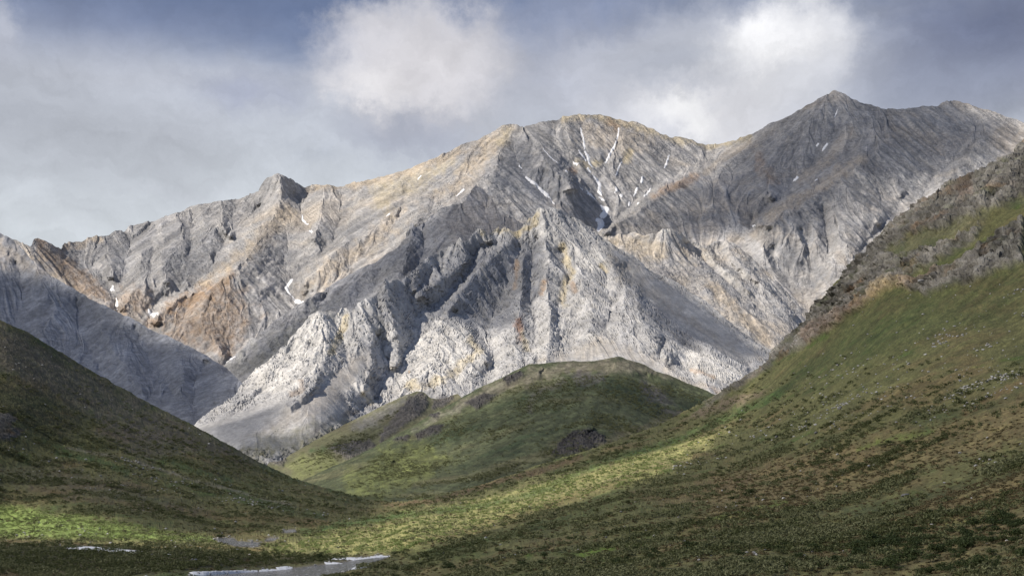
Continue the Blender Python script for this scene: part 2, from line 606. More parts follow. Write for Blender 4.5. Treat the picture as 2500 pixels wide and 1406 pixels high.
# ---- the far range: main mountain with its snow bowl, and the right-hand peaks
BR = Layer('far', "-620,640 -200,600 0,568 30,580 60,597 75,603 82,584 92,580 112,590 132,600 150,606 158,592 200,588 236,576 270,570 300,560 352,546 400,530 452,512 500,497 548,490 600,478 632,468 640,452 655,436 680,427 700,430 722,444 742,452 780,450 826,455 860,446 905,438 960,424 1010,408 1060,390 1100,368 1138,346 1165,342 1205,322 1250,300 1272,306 1310,300 1345,290 1372,283 1390,286 1415,280 1450,276 1484,279 1520,292 1560,300 1600,322 1650,336 1700,346 1750,351 1790,341 1835,328 1880,304 1930,278 1980,250 2020,231 2037,226 2062,235 2100,252 2140,258 2150,264 2180,262 2186,266 2240,264 2290,259 2316,245 2330,243 2372,256 2420,270 2462,288 2500,302 2600,350 2800,380 3120,420",
    "-620,700 0,700 120,760 300,800 420,860 560,920 600,900 900,700 1250,620 1500,650 1600,640 1720,640 1800,720 1900,840 1990,860 2100,760 2250,640 2500,520 3120,520",
    [(-600,650,4900),(0,568,4500),(90,580,4550),(150,600,4620),(270,570,4950),(400,535,5200),(640,465,5300),(685,428,5300),(740,450,5400),(900,440,5400),(1150,345,5600),(1250,302,5700),(1450,278,6000),(1750,350,6300),(1830,330,6200),(2035,228,6150),(2325,243,6250),(2500,300,6000),(3100,420,5600),
     (285,755,4100),(370,790,3900),(450,800,3850),(540,890,3550),(600,650,4300),(722,740,3900),(800,620,4300),(1000,560,4350),(1163,448,4900),(1350,500,4750),(1470,562,4800),(1600,560,4850),(1900,550,4650),(1960,700,4200),(2000,760,4000),(2100,620,4350),(2300,480,5000),(2450,400,5300),(1700,640,4500),(400,620,4600),(200,700,4350),(1600,420,5500),(2000,400,5400),(1200,620,4300)],
    [(14,26,"84,586 145,640 200,705 268,748"), (-6,-34,"152,607 200,640 246,665 272,695 286,756"),
     (30,50,"345,620 348,680 320,720 292,762"), (50,34,"348,682 360,708"), (-34,-46,"632,500 600,552 560,592 500,676 440,716 396,724 372,768 360,800"),
     (38,-20,"430,520 452,600 440,660 460,690"), (26,30,"395,545 400,600 392,640 410,690"), (30,6,"490,505 500,560 492,600 520,640"), (-14,-26,"330,560 318,620 300,680 292,720"), (22,34,"262,580 262,640 274,680"),
     (-10,-24,"470,512 472,560 466,620"), (-6,-20,"380,545 375,600 368,650"), (14,40,"540,495 548,560 560,580"), (-16,-40,"575,490 570,540 540,590"),
     (12,110,"680,430 685,485 666,530 635,564 632,589 606,618 579,654 555,673"), (110,90,"555,673 458,712 424,738 366,785"),
     (110,60,"555,673 512,728 490,770 500,810 532,850 548,878"), (70,10,"560,730 540,780 556,850 566,900"), (82,60,"458,712 440,760 420,790"), (74,40,"480,730 462,780 455,830"),
     (-8,-90,"722,470 734,504 741,535 758,567 750,584 697,632 700,656 712,678 697,705 722,738 740,760"), (-20,-80,"830,472 838,509 821,569 808,593 777,622 714,678"), (0,-60,"700,540 700,579 697,632"),
     (22,24,"797,458 787,509 777,550 768,585"), (16,50,"970,431 951,465 903,513 842,570 823,610 797,642 777,656 740,695"), (-10,-20,"1000,430 985,500 951,581 908,606 850,650"), (8,36,"1050,400 1020,460 978,511 917,555 871,591"),
     (-20,-35,"870,460 860,510 840,560"), (22,30,"880,450 880,490 860,540 842,570"),
     (10,105,"1250,302 1235,340 1215,390 1208,430 1163,450 1134,487 1060,520 1005,545"), (-8,10,"1192,350 1178,390 1150,425 1100,462 1060,490"), (8,14,"1145,348 1142,395 1110,430 1060,460"),
     (0,-62,"1256,345 1263,405 1284,434 1311,455 1336,478 1345,495"), (14,50,"1268,312 1297,349 1328,385 1343,405 1374,434 1400,464"),
     (-20,-72,"1415,300 1425,345 1432,370 1440,400 1447,420 1462,460 1470,490 1475,520 1466,556"), (-10,-56,"1511,312 1506,345 1492,380 1476,410 1462,440"), (-10,-58,"1540,360 1510,420 1502,460 1490,500 1478,520"),
     (0,-30,"1462,285 1462,340 1460,390"), (10,-30,"1524,330 1516,380 1496,430"), (-8,-56,"1640,360 1625,400 1590,450 1560,480 1500,540 1475,556"), (6,-44,"1590,340 1570,410 1545,450 1510,500"), (8,-30,"1720,360 1680,400 1600,460 1530,520"), (10,-60,"1380,300 1400,360 1425,430 1450,480"), (-16,-50,"1345,300 1370,370 1410,440"),
     (58,76,"1793,397 1697,431 1651,456 1602,482 1518,535 1476,566"),
     (8,48,"2037,228 1990,285 1935,319 1874,344 1802,384"), (46,40,"1802,384 1790,420 1800,470"), (66,50,"1762,416 1748,470 1740,540"), (-10,-46,"2060,250 2043,272 2032,351 2010,366 1982,398 1942,438 1913,474 1845,538 1838,556"),
     (30,20,"1850,400 1870,450 1880,480"), (50,40,"1690,470 1700,520 1720,560"),
     (12,108,"2316,250 2240,290 2183,335 2118,394 2057,441 1990,480 1924,517 1859,549"), (-8,6,"2140,268 2086,344 2040,400 1990,440"),
     (90,40,"2057,441 2104,495 2150,545"), (66,50,"2032,474 2039,524 2046,574 2085,625"), (84,50,"1924,517 1956,581"), (50,30,"1985,553 1996,600"), (60,34,"1852,545 1859,596 1880,640"), (16,10,"2010,510 2016,560 2020,620"),
     (10,-12,"1890,600 1900,640 1925,664 1946,680 1975,745"), (30,-10,"1955,560 1968,590 1975,640 1985,700"), (40,20,"1967,600 1946,643"), (-4,-16,"2320,300 2280,370 2230,434 2190,506 2150,560 2110,605"),
     (10,60,"2420,275 2400,340 2330,420 2260,500 2180,570"), (-6,-16,"2380,300 2340,380 2270,440 2225,510"), (-16,-30,"2480,320 2440,400 2380,460"), (36,40,"2020,640 2040,700 2000,760"), (20,-10,"2140,440 2150,490"), (24,10,"2190,430 2200,470")],
    3, jit=1.5, jwl=26, warp=7, gain=1.35).build()


NZ = 0.25
def rocky(L, wl, amp, gwl, gamp, gmin, rockmask, goct=4, crease=0.6):
    sx, sy, n = L.fall()
    P = L.P
    scale = np.clip(L.D0u / 4500.0, 0.5, 1.4)
    g = gullies(P[:, 0], P[:, 1], sx, sy, gwl, goct, L.seed * 7 + 1, gmin)
    steep = smooth(1 - n[:, 2], 0.03, 0.3)
    P = P.copy()
    P[:, 2] += g * gamp * steep
    r = fbm(P, wl, 5, L.seed + 21, 0.55, 1, (1, 1, 1.5))
    r2 = fbm(P, wl * 0.35, 4, L.seed + 28, 0.6, 2, (1, 1, 1.8))
    d = (r * (1 - crease * 0.5) + r2 * crease * 0.6) * amp * (0.35 + 0.65 * rockmask)
    # keep the crest where it was traced
    P += n * d[:, None] * np.array([1, 1, 0.75]) * NZ
    L.P = P
    return g, r, r2, n


def lic(L, steps=18, seed=1, coarse=1.0, blur=2):
    """streaks that follow the fall line: noise smeared down the slope"""
    fx, fy, n = L.fall(blur)
    nz = n[:, 2]
    a = fx * nz; b = fy * nz; c_ = -(fx * fx + fy * fy)          # downhill direction in space
    X_, D_, Z_ = L.P[:, 0], L.P[:, 1], L.P[:, 2]
    u = F * (a * D_ - X_ * b) / D_ ** 2; v = -F * (c_ * D_ - Z_ * b) / D_ ** 2
    shp = L.shp
    xs_ = L.x.reshape(shp)[0]; ys_ = L.y.reshape(shp)[0]
    dydx = np.gradient(ys_, xs_)
    k = np.ones(7) / 7.0
    dydx = np.convolve(np.pad(dydx, 3, mode='edge'), k, 'valid')
    stx = np.gradient(xs_)
    gu = u.reshape(shp) / stx[None, :]; gv = (v.reshape(shp) - u.reshape(shp) * dydx[None, :]) / L.dy
    ln = np.hypot(gu, gv) + 1e-9; gu /= ln; gv /= ln
    r_ = np.random.default_rng(seed)
    W = r_.normal(size=shp).astype(np.float32)
    if coarse > 1:
        h_, w_ = int(shp[0] / coarse) + 3, int(shp[1] / coarse) + 3
        small = r_.normal(size=(h_, w_)); gi, gj = np.mgrid[0:shp[0], 0:shp[1]]
        W = bilin(small, gj / coarse, gi / coarse).astype(np.float32)
    acc = W.copy(); gi, gj = np.mgrid[0:shp[0], 0:shp[1]].astype(np.float32)
    for sg in (1, -1):
        pi, pj = gi.copy(), gj.copy()
        for t_ in range(steps):
            ii = np.clip(np.rint(pi), 0, shp[0] - 1).astype(int); jj = np.clip(np.rint(pj), 0, shp[1] - 1).astype(int)
            pi += sg * gv[ii, jj]; pj += sg * gu[ii, jj]
            acc += bilin(W, pj, pi) * (1 - t_ / steps)
    acc = (acc - acc.mean()) / acc.std()
    return np.clip(acc, -2.5, 2.5).ravel()


def streaks(L, c, a1, a2, d1, d2, mask=1.0, seed=5):
    """fine and broad downhill streaks in relief and in tone"""
    f1 = lic(L, 14, seed, 1.0); f2 = lic(L, 26, seed + 1, 2.6)
    f3 = lic(L, 40, seed + 2, 6.0, 4)
    n_ = L.normals()
    sc_ = L.D0u / F * 2.44       # metres per rendered pixel
    L.P = L.P + n_ * ((f1 * d1 + f2 * d2 + f3 * d2 * 2.0) * sc_ * mask)[:, None]
    return c * np.clip(1 + (f1 * a1 + f2 * a2 + f3 * a2 * 0.9) * mask, 0.35, 1.8)[:, None]


def blend(c, rgb, m):
    m = np.clip(m, 0, 1)[:, None]
    return c * (1 - m) + np.array(rgb, np.float32) * m


Q = BR.P
rm = smooth(fbm(Q, 300, 4, 91), -0.15, 0.15)
g, r, r2, n = rocky(BR, 70, 24, 62, 9, 15, rm, goct=4)
c = np.tile(lin((0.375, 0.362, 0.348)), (len(Q), 1))
big = fbm(Q, 520, 4, 61); med = fbm(Q, 130, 4, 64)
c = blend(c, TAN, smooth(big + 0.5 * med, 0.0, 0.5) * 0.55)
c = blend(c, DGREY, smooth(-big + 0.8 * r, 0.15, 0.7) * 0.45)
c = blend(c, LGREY, smooth(r2 + med, 0.35, 0.9) * 0.5)
c = blend(c, (0.38, 0.36, 0.33), smooth(g, -0.1, 0.5) * 0.35)
c = blend(c, DGREY, smooth(-g, 0.15, 0.7) * 0.3)
c = paint(c, BR, [
    (BROWN, 0.75, 30, "80,578 150,600 300,760 210,740 120,660"), (TAN, 0.7, 30, "-50,585 60,600 130,660 190,720 60,640 -50,600"),
    (TAN, 0.8, 16, 'L', "160,596 200,590 240,582"), (BROWN, 0.6, 26, "300,700 350,700 380,770 290,760"),
    (ORANGE, 0.75, 26, "366,785 430,730 500,690 570,670 520,720 440,760 380,800"), (BROWN, 0.7, 50, "440,730 560,690 620,760 560,880 500,850 400,830"),
    (TAN, 0.8, 26, "600,600 690,500 740,520 640,600 520,690 480,700"), (TAN, 0.75, 40, "860,600 1000,500 960,560 800,700 730,720 760,660"),
    (YEL, 0.5, 30, "900,440 1100,385 1130,400 1000,470 920,520"), (TAN, 0.8, 20, 'L', "760,456 900,445 1000,420 1120,370"),
    (TAN, 0.75, 35, "1180,330 1250,302 1230,360 1180,420 1120,470 1060,500"), (YEL, 0.55, 22, 'L', "1236,320 1226,345"), (YEL, 0.6, 18, 'L', "1380,288 1450,280 1500,290 1560,310 1640,338 1740,354 1830,335"),
    (TAN, 0.5, 40, "1390,290 1540,300 1600,350 1520,380 1440,360"), (ORANGE, 0.45, 14, 'L', "1490,295 1506,312"), (YEL, 0.7, 12, 'L', "1537,370 1528,392"), (YEL, 0.55, 18, 'L', "1415,395 1440,402 1460,400"), (ORANGE, 0.5, 12, 'L', "1395,412 1402,422"),
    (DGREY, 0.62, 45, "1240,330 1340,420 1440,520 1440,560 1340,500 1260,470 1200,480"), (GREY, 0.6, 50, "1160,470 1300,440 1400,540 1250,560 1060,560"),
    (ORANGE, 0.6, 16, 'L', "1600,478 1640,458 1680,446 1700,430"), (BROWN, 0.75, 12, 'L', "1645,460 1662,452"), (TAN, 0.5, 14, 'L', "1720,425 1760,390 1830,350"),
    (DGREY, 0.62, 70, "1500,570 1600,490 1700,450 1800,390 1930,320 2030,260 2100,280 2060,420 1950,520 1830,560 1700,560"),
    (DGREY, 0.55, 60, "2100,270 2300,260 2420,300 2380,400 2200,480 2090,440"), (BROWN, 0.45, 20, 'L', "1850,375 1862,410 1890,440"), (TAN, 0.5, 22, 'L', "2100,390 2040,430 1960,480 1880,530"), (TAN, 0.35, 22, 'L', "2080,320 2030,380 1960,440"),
    (LGREY, 0.8, 30, "2350,420 2500,320 2560,340 2450,440 2200,560 2150,560 2250,480"), (TAN, 0.5, 30, "2420,330 2520,300 2520,360 2440,400"),
    (LGREY, 0.75, 22, 'L', "1760,590 1790,540 1840,600 1880,650"), (LGREY, 0.75, 18, 'L', "1925,520 1940,560 1970,590"), (LGREY, 0.8, 24, 'L', "2035,560 2060,610 2090,640"), (LGREY, 0.7, 18, 'L', "1985,560 1975,590"), (WHITE, 0.7, 12, 'L', "2260,430 2240,450 2200,430"),
    (LGREY, 0.7, 30, "2010,600 2080,640 2060,740 1990,780 2000,700"), (WHITE, 0.4, 14, 'L', "2180,560 2260,500 2330,440"), (DGREY, 0.6, 30, "1870,580 1960,600 1960,660 1900,650"), (DGREY, 0.5, 26, "1980,640 2030,660 1990,740 1960,720"),
    (DGREY, 0.55, 30, "640,580 700,560 720,640 690,640 650,620"), (DGREY, 0.5, 30, "440,580 560,560 520,650 420,700 400,640"), (DGREY, 0.45, 40, "800,500 900,520 850,590 770,600"), (DGREY, 0.4, 40, "270,600 330,580 320,680 280,660")])
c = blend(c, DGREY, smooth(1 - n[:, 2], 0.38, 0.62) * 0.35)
c = streaks(BR, c, 0.06, 0.075, 0.11, 0.40, 1.0 - 0.3 * rm, 11)
c *= (1 + 0.42 * fbm(BR.P, 22, 4, 71, 0.75))[:, None]
c = c * (1 - 0.0)
BR.col = c
reg = (BR.x > 1470 + (BR.y - 560) * -0.0 + np.where(BR.y < 560, (560 - BR.y) * 1.7, 0)).astype(int)
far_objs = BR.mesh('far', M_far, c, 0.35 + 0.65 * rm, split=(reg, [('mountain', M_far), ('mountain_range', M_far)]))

# ---- spur between the main mountain and the crags
S = Layer('spur', "-620,960 400,950 520,925 550,890 600,845 612,828 624,826 640,812 700,765 730,744 780,716 830,684 880,655 915,640 950,612 975,598 992,570 1004,543 1012,556 1030,548 1052,526 1079,507 1134,488 1163,449 1190,470 1220,520 1300,560 1500,640 3120,900",
    "-620,1000 540,980 640,960 800,860 940,780 1000,720 1250,640 1400,620 1500,640 3120,950",
    [(-600,980,3300),(400,950,3400),(550,890,3430),(700,765,3650),(830,685,3850),(1005,545,4150),(1163,448,4500),(1300,570,4050),(1200,620,3850),(900,760,3500),(650,920,3150),(1500,640,4000),(3000,900,4000)],
    [(20,10,"550,892 620,832 700,768 830,688 915,644 1004,548"), (26,30,"1004,546 1006,594 988,623 990,642 965,690 930,720"), (-18,-22,"1032,570 1040,620 1010,660"), (25,-5,"1163,450 1134,490 1079,510 1052,530"), (10,26,"1052,530 1100,560 1130,600"),
     (-12,-18,"930,660 920,700 860,740"), (14,8,"860,680 850,720 800,760"), (-14,-14,"800,720 740,790"), (-18,-26,"600,880 640,900 700,850 800,790"), (12,14,"720,770 700,800 650,840"), (-10,-20,"1180,500 1200,560 1220,600")],
    17, jit=2.4, jwl=22, warp=5, gain=1.6).build((470, 1420))
rm = smooth(fbm(S.P, 200, 3, 92), -0.4, 0.2)
g, r, r2, n = rocky(S, 50, 24, 48, 8, 13, rm)
c = np.tile(lin((0.29, 0.29, 0.30)), (len(S.P), 1))
c = blend(c, DGREY, smooth(fbm(S.P, 120, 4, 65) + 0.5 * r, -0.1, 0.6) * 0.5)
c = blend(c, (0.33, 0.315, 0.29), smooth(fbm(S.P, 160, 3, 67), 0.0, 0.5) * 0.5)
c = paint(c, S, [(LGREY, 0.9, 10, 'L', "585,868 605,842 622,828"), (LGREY, 0.6, 10, 'L', "560,890 580,880 610,850"), (OLIVE, 0.35, 40, "560,900 700,800 820,740 700,860 620,930"),
                 (DGREY, 0.5, 30, "900,660 1000,580 1050,560 1040,620 960,690"), ((0.27, 0.25, 0.235), 0.7, 60, "1080,520 1200,460 1320,560 1250,620 1100,600"), (LGREY, 0.5, 10, 'L', "1004,548 1050,530 1120,495")])
c = streaks(S, c, 0.06, 0.07, 0.12, 0.36, 1.0 - 0.55 * rm, 21)
c *= (1 + 0.42 * fbm(S.P, 22, 3, 72, 0.7))[:, None]
S.mesh('mountain_spur', M_far, c, 0.4 + 0.6 * rm, back=(3, 10, 25, 60, 140, 300))

# ---- tan ridge right of the crags
T = Layer('tan', "-620,800 1300,640 1420,600 1470,580 1500,577 1545,570 1570,573 1600,568 1618,562 1637,556 1650,566 1662,564 1680,590 1700,596 1722,604 1740,592 1775,588 1800,600 1850,640 1900,690 1950,740 2000,790 2060,830 3120,1100",
    "-620,820 1300,700 1450,660 1600,800 1750,900 1900,960 2100,960 3120,1150",
    [(-600,800,3800),(1300,660,3750),(1470,580,3900),(1545,570,3900),(1637,557,3850),(1700,598,3900),(1775,590,3950),(1850,640,3850),(1960,750,3700),(1900,860,3300),(1750,800,3350),(1600,700,3500),(1800,700,3650),(2060,860,3500),(3100,1100,3300)],
    [(22,20,"1470,582 1545,574 1637,562"), (26,34,"1637,562 1690,630 1760,700 1840,780 1900,840"), (-16,-26,"1670,590 1720,640 1790,700 1870,770"), (24,30,"1722,606 1760,650 1830,710"), (-18,-22,"1745,610 1790,660 1850,700"),
     (24,26,"1775,592 1790,630 1850,690 1940,770"), (-14,-18,"1560,590 1620,650 1700,730 1800,820"), (20,20,"1500,590 1560,640 1640,700 1740,780"), (-10,-30,"1830,640 1900,720 1960,790")],
    23, jit=3.0, jwl=16, warp=5, gain=0.9).build((1400, 2140))
rm = smooth(fbm(T.P, 150, 3, 93), -0.3, 0.2)
g, r, r2, n = rocky(T, 44, 24, 44, 8, 12, rm)
c = np.tile(lin((0.42, 0.40, 0.375)), (len(T.P), 1))
c = blend(c, TAN, smooth(fbm(T.P, 140, 4, 65), -0.1, 0.4) * 0.6)
c = blend(c, GREY, smooth(r + fbm(T.P, 90, 3, 68), 0.2, 0.8) * 0.55)
c = paint(c, T, [((0.43, 0.37, 0.285), 0.85, 25, "1470,578 1560,570 1620,590 1640,640 1600,640 1520,620"), (WHITE, 0.7, 12, 'L', "1618,566 1640,560 1662,580"), ((0.33, 0.30, 0.27), 0.5, 30, "1540,620 1640,660 1750,760 1850,850 1700,760"),
                 (TAN, 0.7, 24, 'L', "1740,700 1800,760 1880,830"), (WHITE, 0.5, 14, 'L', "1700,600 1740,640 1800,690"), (LGREY, 0.7, 25, "1760,590 1850,650 1960,760 1960,800 1850,740")])
c = streaks(T, c, 0.06, 0.07, 0.12, 0.36, 1.0 - 0.55 * rm, 31)
c *= (1 + 0.42 * fbm(T.P, 20, 3, 73, 0.7))[:, None]
T.mesh('rocky_ridge', M_far, c, 0.4 + 0.6 * rm, back=(3, 10, 25, 60, 140, 300))

# ---- shaded mountain on the left
Lm = Layer('left', "-620,500 -200,520 0,568 30,582 60,612 84,640 110,664 150,690 200,716 240,740 290,763 330,782 365,802 430,831 500,864 530,882 556,900 592,938 640,990 700,1060 3120,1200",
    "-620,900 0,830 240,960 480,1080 560,1100 700,1120 3120,1260",
    [(-600,500,4300),(0,568,3900),(150,690,3650),(290,765,3400),(430,830,3200),(556,900,2950),(592,938,2800),(500,1040,2500),(240,930,2950),(0,800,3300),(-600,800,3500),(400,960,2800),(700,1060,2600),(3000,1250,2500)],
    [(18,10,"0,572 60,618 150,696 290,768 430,836 556,905"), (24,22,"84,642 100,700 136,750 100,820"), (-16,-22,"40,640 60,720 40,790"), (14,24,"250,760 256,804 280,860 350,960"), (-16,-20,"190,730 190,790 230,870 260,930"),
     (-10,-20,"330,800 370,880 420,960"), (16,18,"430,838 450,900 440,960"), (-16,-34,"500,880 475,950 480,990 494,1030"), (18,14,"540,905 560,940 530,1000")],
    29, jit=1.6, jwl=26, warp=6, gain=1.5).build((-700, 760))
rm = smooth(fbm(Lm.P, 170, 3, 94), -0.4, 0.2)
g, r, r2, n = rocky(Lm, 60, 18, 50, 6, 13, rm)
c = np.tile(lin((0.265, 0.275, 0.30)), (len(Lm.P), 1))
c = blend(c, DGREY, smooth(fbm(Lm.P, 130, 4, 65), -0.1, 0.5) * 0.5)
c = blend(c, LGREY, smooth(r2 + fbm(Lm.P, 60, 3, 68), 0.25, 0.8) * 0.5)
c = paint(c, Lm, [(TAN, 0.5, 30, "-50,560 40,600 120,670 60,660 -50,620"), (DGREY, 0.6, 26, "180,715 300,770 340,860 280,830 220,780"), (DGREY, 0.35, 50, "60,660 150,700 120,760 60,740")])
c = streaks(Lm, c, 0.06, 0.07, 0.12, 0.36, 1.0 - 0.55 * rm, 41)
c *= (1 + 0.36 * fbm(Lm.P, 20, 3, 74, 0.7))[:, None]
Lm.mesh('mountain_side', M_far, c, 0.3 + 0.5 * rm, back=(3, 10, 25, 60, 140, 300))

# ---- the pale crags in the middle
C = Layer('crag', "-620,1100 300,1080 470,1040 500,1016 522,1000 540,984 566,966 590,944 606,922 622,905 655,884 680,862 700,843 722,818 742,800 756,778 775,766 800,762 822,770 834,757 846,754 856,766 868,750 884,740 910,728 928,702 942,678 950,690 966,684 978,692 1000,668 1030,640 1058,622 1090,604 1112,588 1122,580 1134,594 1150,576 1166,556 1180,554 1190,572 1206,562 1230,553 1248,562 1270,560 1282,541 1292,530 1300,530 1314,504 1326,516 1345,510 1360,514 1400,528 1430,546 1467,571 1500,596 1537,618 1580,650 1640,680 1700,722 1760,770 1820,812 1870,848 1900,872 1960,930 3120,1200",
    "-620,1180 480,1100 620,1150 720,1160 800,1110 900,1060 1060,1030 1200,990 1300,930 1500,900 1640,960 1760,1010 1960,980 3120,1260",
    [(-600,1120,2300),(300,1090,2250),(500,1020,2250),(590,950,2430),(660,880,2520),(770,768,2680),(850,757,2730),(942,680,2880),(1060,622,3150),(1118,583,3250),(1176,556,3330),(1230,555,3380),(1314,505,3450),(1467,571,3480),(1550,625,3400),(1700,725,3200),(1820,812,3030),(1900,872,2900),
     (620,1110,1920),(700,1095,1980),(780,1030,2120),(860,1030,2250),(900,1000,2350),(1030,950,2480),(1127,970,2420),(1290,880,2620),(1500,850,2700),(1650,900,2620),(1745,960,2500),(3000,1200,2400),(1200,750,3000),(1000,860,2680),(1400,720,3020),(1600,780,2930),(850,900,2480)],
    [(26,28,"1314,506 1326,540 1342,572"), (30,42,"1332,589 1340,640 1335,700 1345,760 1340,830 1332,880"), (-22,-30,"1305,585 1298,640 1296,690 1297,730 1308,790 1300,860"),
     (40,42,"1278,631 1275,680 1268,750 1256,800 1250,850"), (34,44,"1252,583 1214,616 1160,674 1124,716 1089,770"), (-20,-40,"1268,600 1262,642 1230,706 1198,786 1190,830 1210,880"),
     (-8,-42,"1214,596 1166,604 1150,648 1118,693 1070,738 1025,757 1010,775"), (24,34,"1118,583 1131,610 1134,642 1100,670 1040,710"), (24,10,"1176,558 1190,580 1205,600"),(26,16,"1230,556 1240,580"),(-2,-6,"1208,566 1212,590"),
     (36,44,"942,681 940,730 960,790 972,825"), (-20,-40,"972,690 993,732 1019,754 1006,800 1015,818 990,860 971,895 940,930 915,975 880,1000"), (24,30,"1030,645 1010,690 1030,730"), (-12,-12,"1080,620 1050,670 1010,720"),
     (24,34,"780,768 800,820 790,880 765,950 700,990"), (22,34,"850,760 862,800 880,850"), (-14,-30,"822,774 840,830 846,882 800,930 740,990 640,1060"), (30,38,"886,745 907,796 904,834 907,885 890,950"), (-30,-36,"918,820 930,850 945,890 925,935"),
     (-14,-20,"720,830 712,880 680,930 600,990"), (26,22,"655,888 650,930 600,970 540,1000"), (20,20,"600,930 580,980 520,1020"),
     (44,48,"1083,773 1075,820 1060,870 1040,920 1022,945"), (40,38,"1083,773 1118,783 1144,812 1176,863 1190,885"), (-24,-46,"1105,760 1160,790 1185,840 1203,890 1180,930"), (20,24,"974,831 976,866 960,900"), (22,28,"1225,820 1240,860 1250,900 1215,930"),
     (30,52,"1342,572 1400,596 1464,622 1490,640 1505,675 1553,717 1562,760 1590,830 1640,880"), (-18,-34,"1365,610 1388,665 1378,715 1360,770 1368,850"), (24,26,"1447,731 1447,770 1440,830"), (-16,-20,"1409,757 1406,802 1400,850"), (22,22,"1400,640 1420,690 1410,730"), (-18,-22,"1478,680 1490,740 1480,800"), (24,24,"1506,760 1520,820"),
     (6,6,"1467,575 1537,622 1640,686 1760,774 1870,852"), (-22,-26,"1530,650 1600,740 1680,800 1780,870 1830,900"), (30,32,"1736,856 1753,876 1827,912"), (28,28,"1716,872 1700,900 1740,940"), (-22,-22,"1690,850 1660,880 1700,930"), (24,20,"1640,840 1640,880"), (-18,-12,"1620,830 1610,880")],
    37, jit=3.4, jwl=20, warp=4.5).build((380, 2040))
scree = np.zeros(len(C.x))
for s_, fe in (("470,1040 640,985 760,960 860,880 900,860 880,920 830,970 860,1020 700,1100 500,1080", 22), ("1500,830 1560,860 1640,920 1740,960 1600,930 1480,900 1300,900 1330,880", 16), ("1500,620 1640,700 1760,790 1860,870 1800,880 1700,830 1590,740", 20), ("1000,850 1020,830 940,930 900,980", 12)):
    scree = np.maximum(scree, smooth(sdf(pts(s_), C.x, C.y) / fe, -0.6, 0.6))
g, r, r2, n = rocky(C, 60, 11, 40, 4, 11, 1 - scree, crease=0.5)
# small pinnacles and ledges on the rock
t = fbm(C.P, 24, 4, 181, 0.6, 1, (1, 1, 1.9))
C.P += n * (t * 1.1 * (1 - scree))[:, None]
str_ = np.sin((C.P[:, 2] * 0.55 + C.P[:, 0] * 0.35 + 14 * fbm(C.P, 90, 3, 183)) * 0.34)
C.P += n * (str_ * 1.1 * (1 - scree))[:, None]
c = np.tile(lin((0.42, 0.412, 0.40)), (len(C.P), 1))
c = blend(c, WHITE, smooth(fbm(C.P, 200, 4, 65) + 0.4 * r, -0.05, 0.5) * 0.45)
c = blend(c, GREY, smooth(-r2 + fbm(C.P, 70, 3, 68), 0.2, 0.8) * 0.4)
c = blend(c, YEL, smooth(fbm(C.P, 110, 4, 69, 0.6), 0.28, 0.6) * 0.35)
c = paint(c, C, [
    (GREY, 0.72, 50, "950,700 1060,630 1150,590 1260,580 1340,590 1300,760 1240,820 1100,780 1000,790"), (DGREY, 0.6, 24, "1150,590 1210,590 1170,650 1130,650"), (DGREY, 0.55, 26, "1180,690 1240,640 1230,740 1180,790 1160,740"),
    (WHITE, 0.8, 20, "780,765 830,760 850,800 830,880 770,900 720,960 620,960 600,920 700,850"), (WHITE, 0.85, 26, "1010,830 1083,775 1140,820 1180,880 1150,930 1020,960 930,970 980,900"), (WHITE, 0.8, 20, "1640,850 1760,860 1830,910 1760,950 1690,910"),
    (YEL, 0.8, 14, 'L', "845,775 830,820 810,860"), (YEL, 0.75, 12, 'L', "1290,530 1310,520 1300,550 1262,566"), (YEL, 0.6, 12, 'L', "1180,565 1240,560 1262,575"), (YEL, 0.8, 14, 'L', "1375,600 1395,660 1378,700 1372,740"), (WHITE, 0.8, 22, "1410,600 1470,620 1485,660 1440,660"), (YEL, 0.85, 9, 'L', "1468,650 1484,665"),
    (ORANGE, 0.6, 10, 'L', "1396,690 1402,710"), ((0.24, 0.13, 0.08), 0.85, 14, 'L', "1268,780 1266,800 1270,830"), (YEL, 0.6, 14, 'L', "1275,820 1285,850"), (ORANGE, 0.55, 9, 'L', "1254,700 1262,640"), (ORANGE, 0.6, 10, 'L', "1330,690 1325,720"),
    (YEL, 0.65, 16, 'L', "1000,945 1080,930 1170,860 1150,830"), (YEL, 0.7, 12, 'L', "885,965 905,985"), (BROWN, 0.6, 8, 'L', "712,965 740,950 735,935"), (ORANGE, 0.6, 8, 'L', "790,958 760,965"), (ORANGE, 0.7, 5, 'L', "1000,910 999,905"),
    ((0.36, 0.325, 0.28), 0.85, 24, "860,870 900,860 870,930 800,1000 680,1060 600,1070 700,1000 800,940"), ((0.27, 0.265, 0.26), 0.75, 30, "480,1040 620,990 720,980 640,1040 600,1090 540,1070"),
    ((0.24, 0.215, 0.18), 0.75, 40, "1480,600 1580,680 1700,780 1860,880 1780,860 1660,800 1560,720 1500,660"), (GREY, 0.6, 24, 'L', "1540,720 1640,790 1760,870 1850,900"),
    ((0.46, 0.415, 0.35), 0.85, 22, "1480,815 1530,850 1600,880 1680,930 1740,960 1640,930 1520,870 1440,880 1290,885 1400,850"), (ORANGE, 0.55, 10, 'L', "1690,905 1720,915 1745,925"), (ORANGE, 0.35, 10, 'L', "1730,945 1755,955"),
    (OLIVE, 0.85, 26, "560,1100 640,1060 760,1040 830,1010 870,1030 740,1100 640,1130"), ((0.13, 0.12, 0.11), 0.8, 10, 'L', "760,1060 800,1030 850,1010 870,1005"), ((0.12, 0.115, 0.115), 0.85, 12, 'L', "990,990 1030,975 1060,985 1080,970")])
c = blend(c, (0.36, 0.35, 0.335), scree * 0.35)
c = streaks(C, c, 0.055, 0.06, 0.11, 0.40, 1.0 - 0.65 * scree, 51)
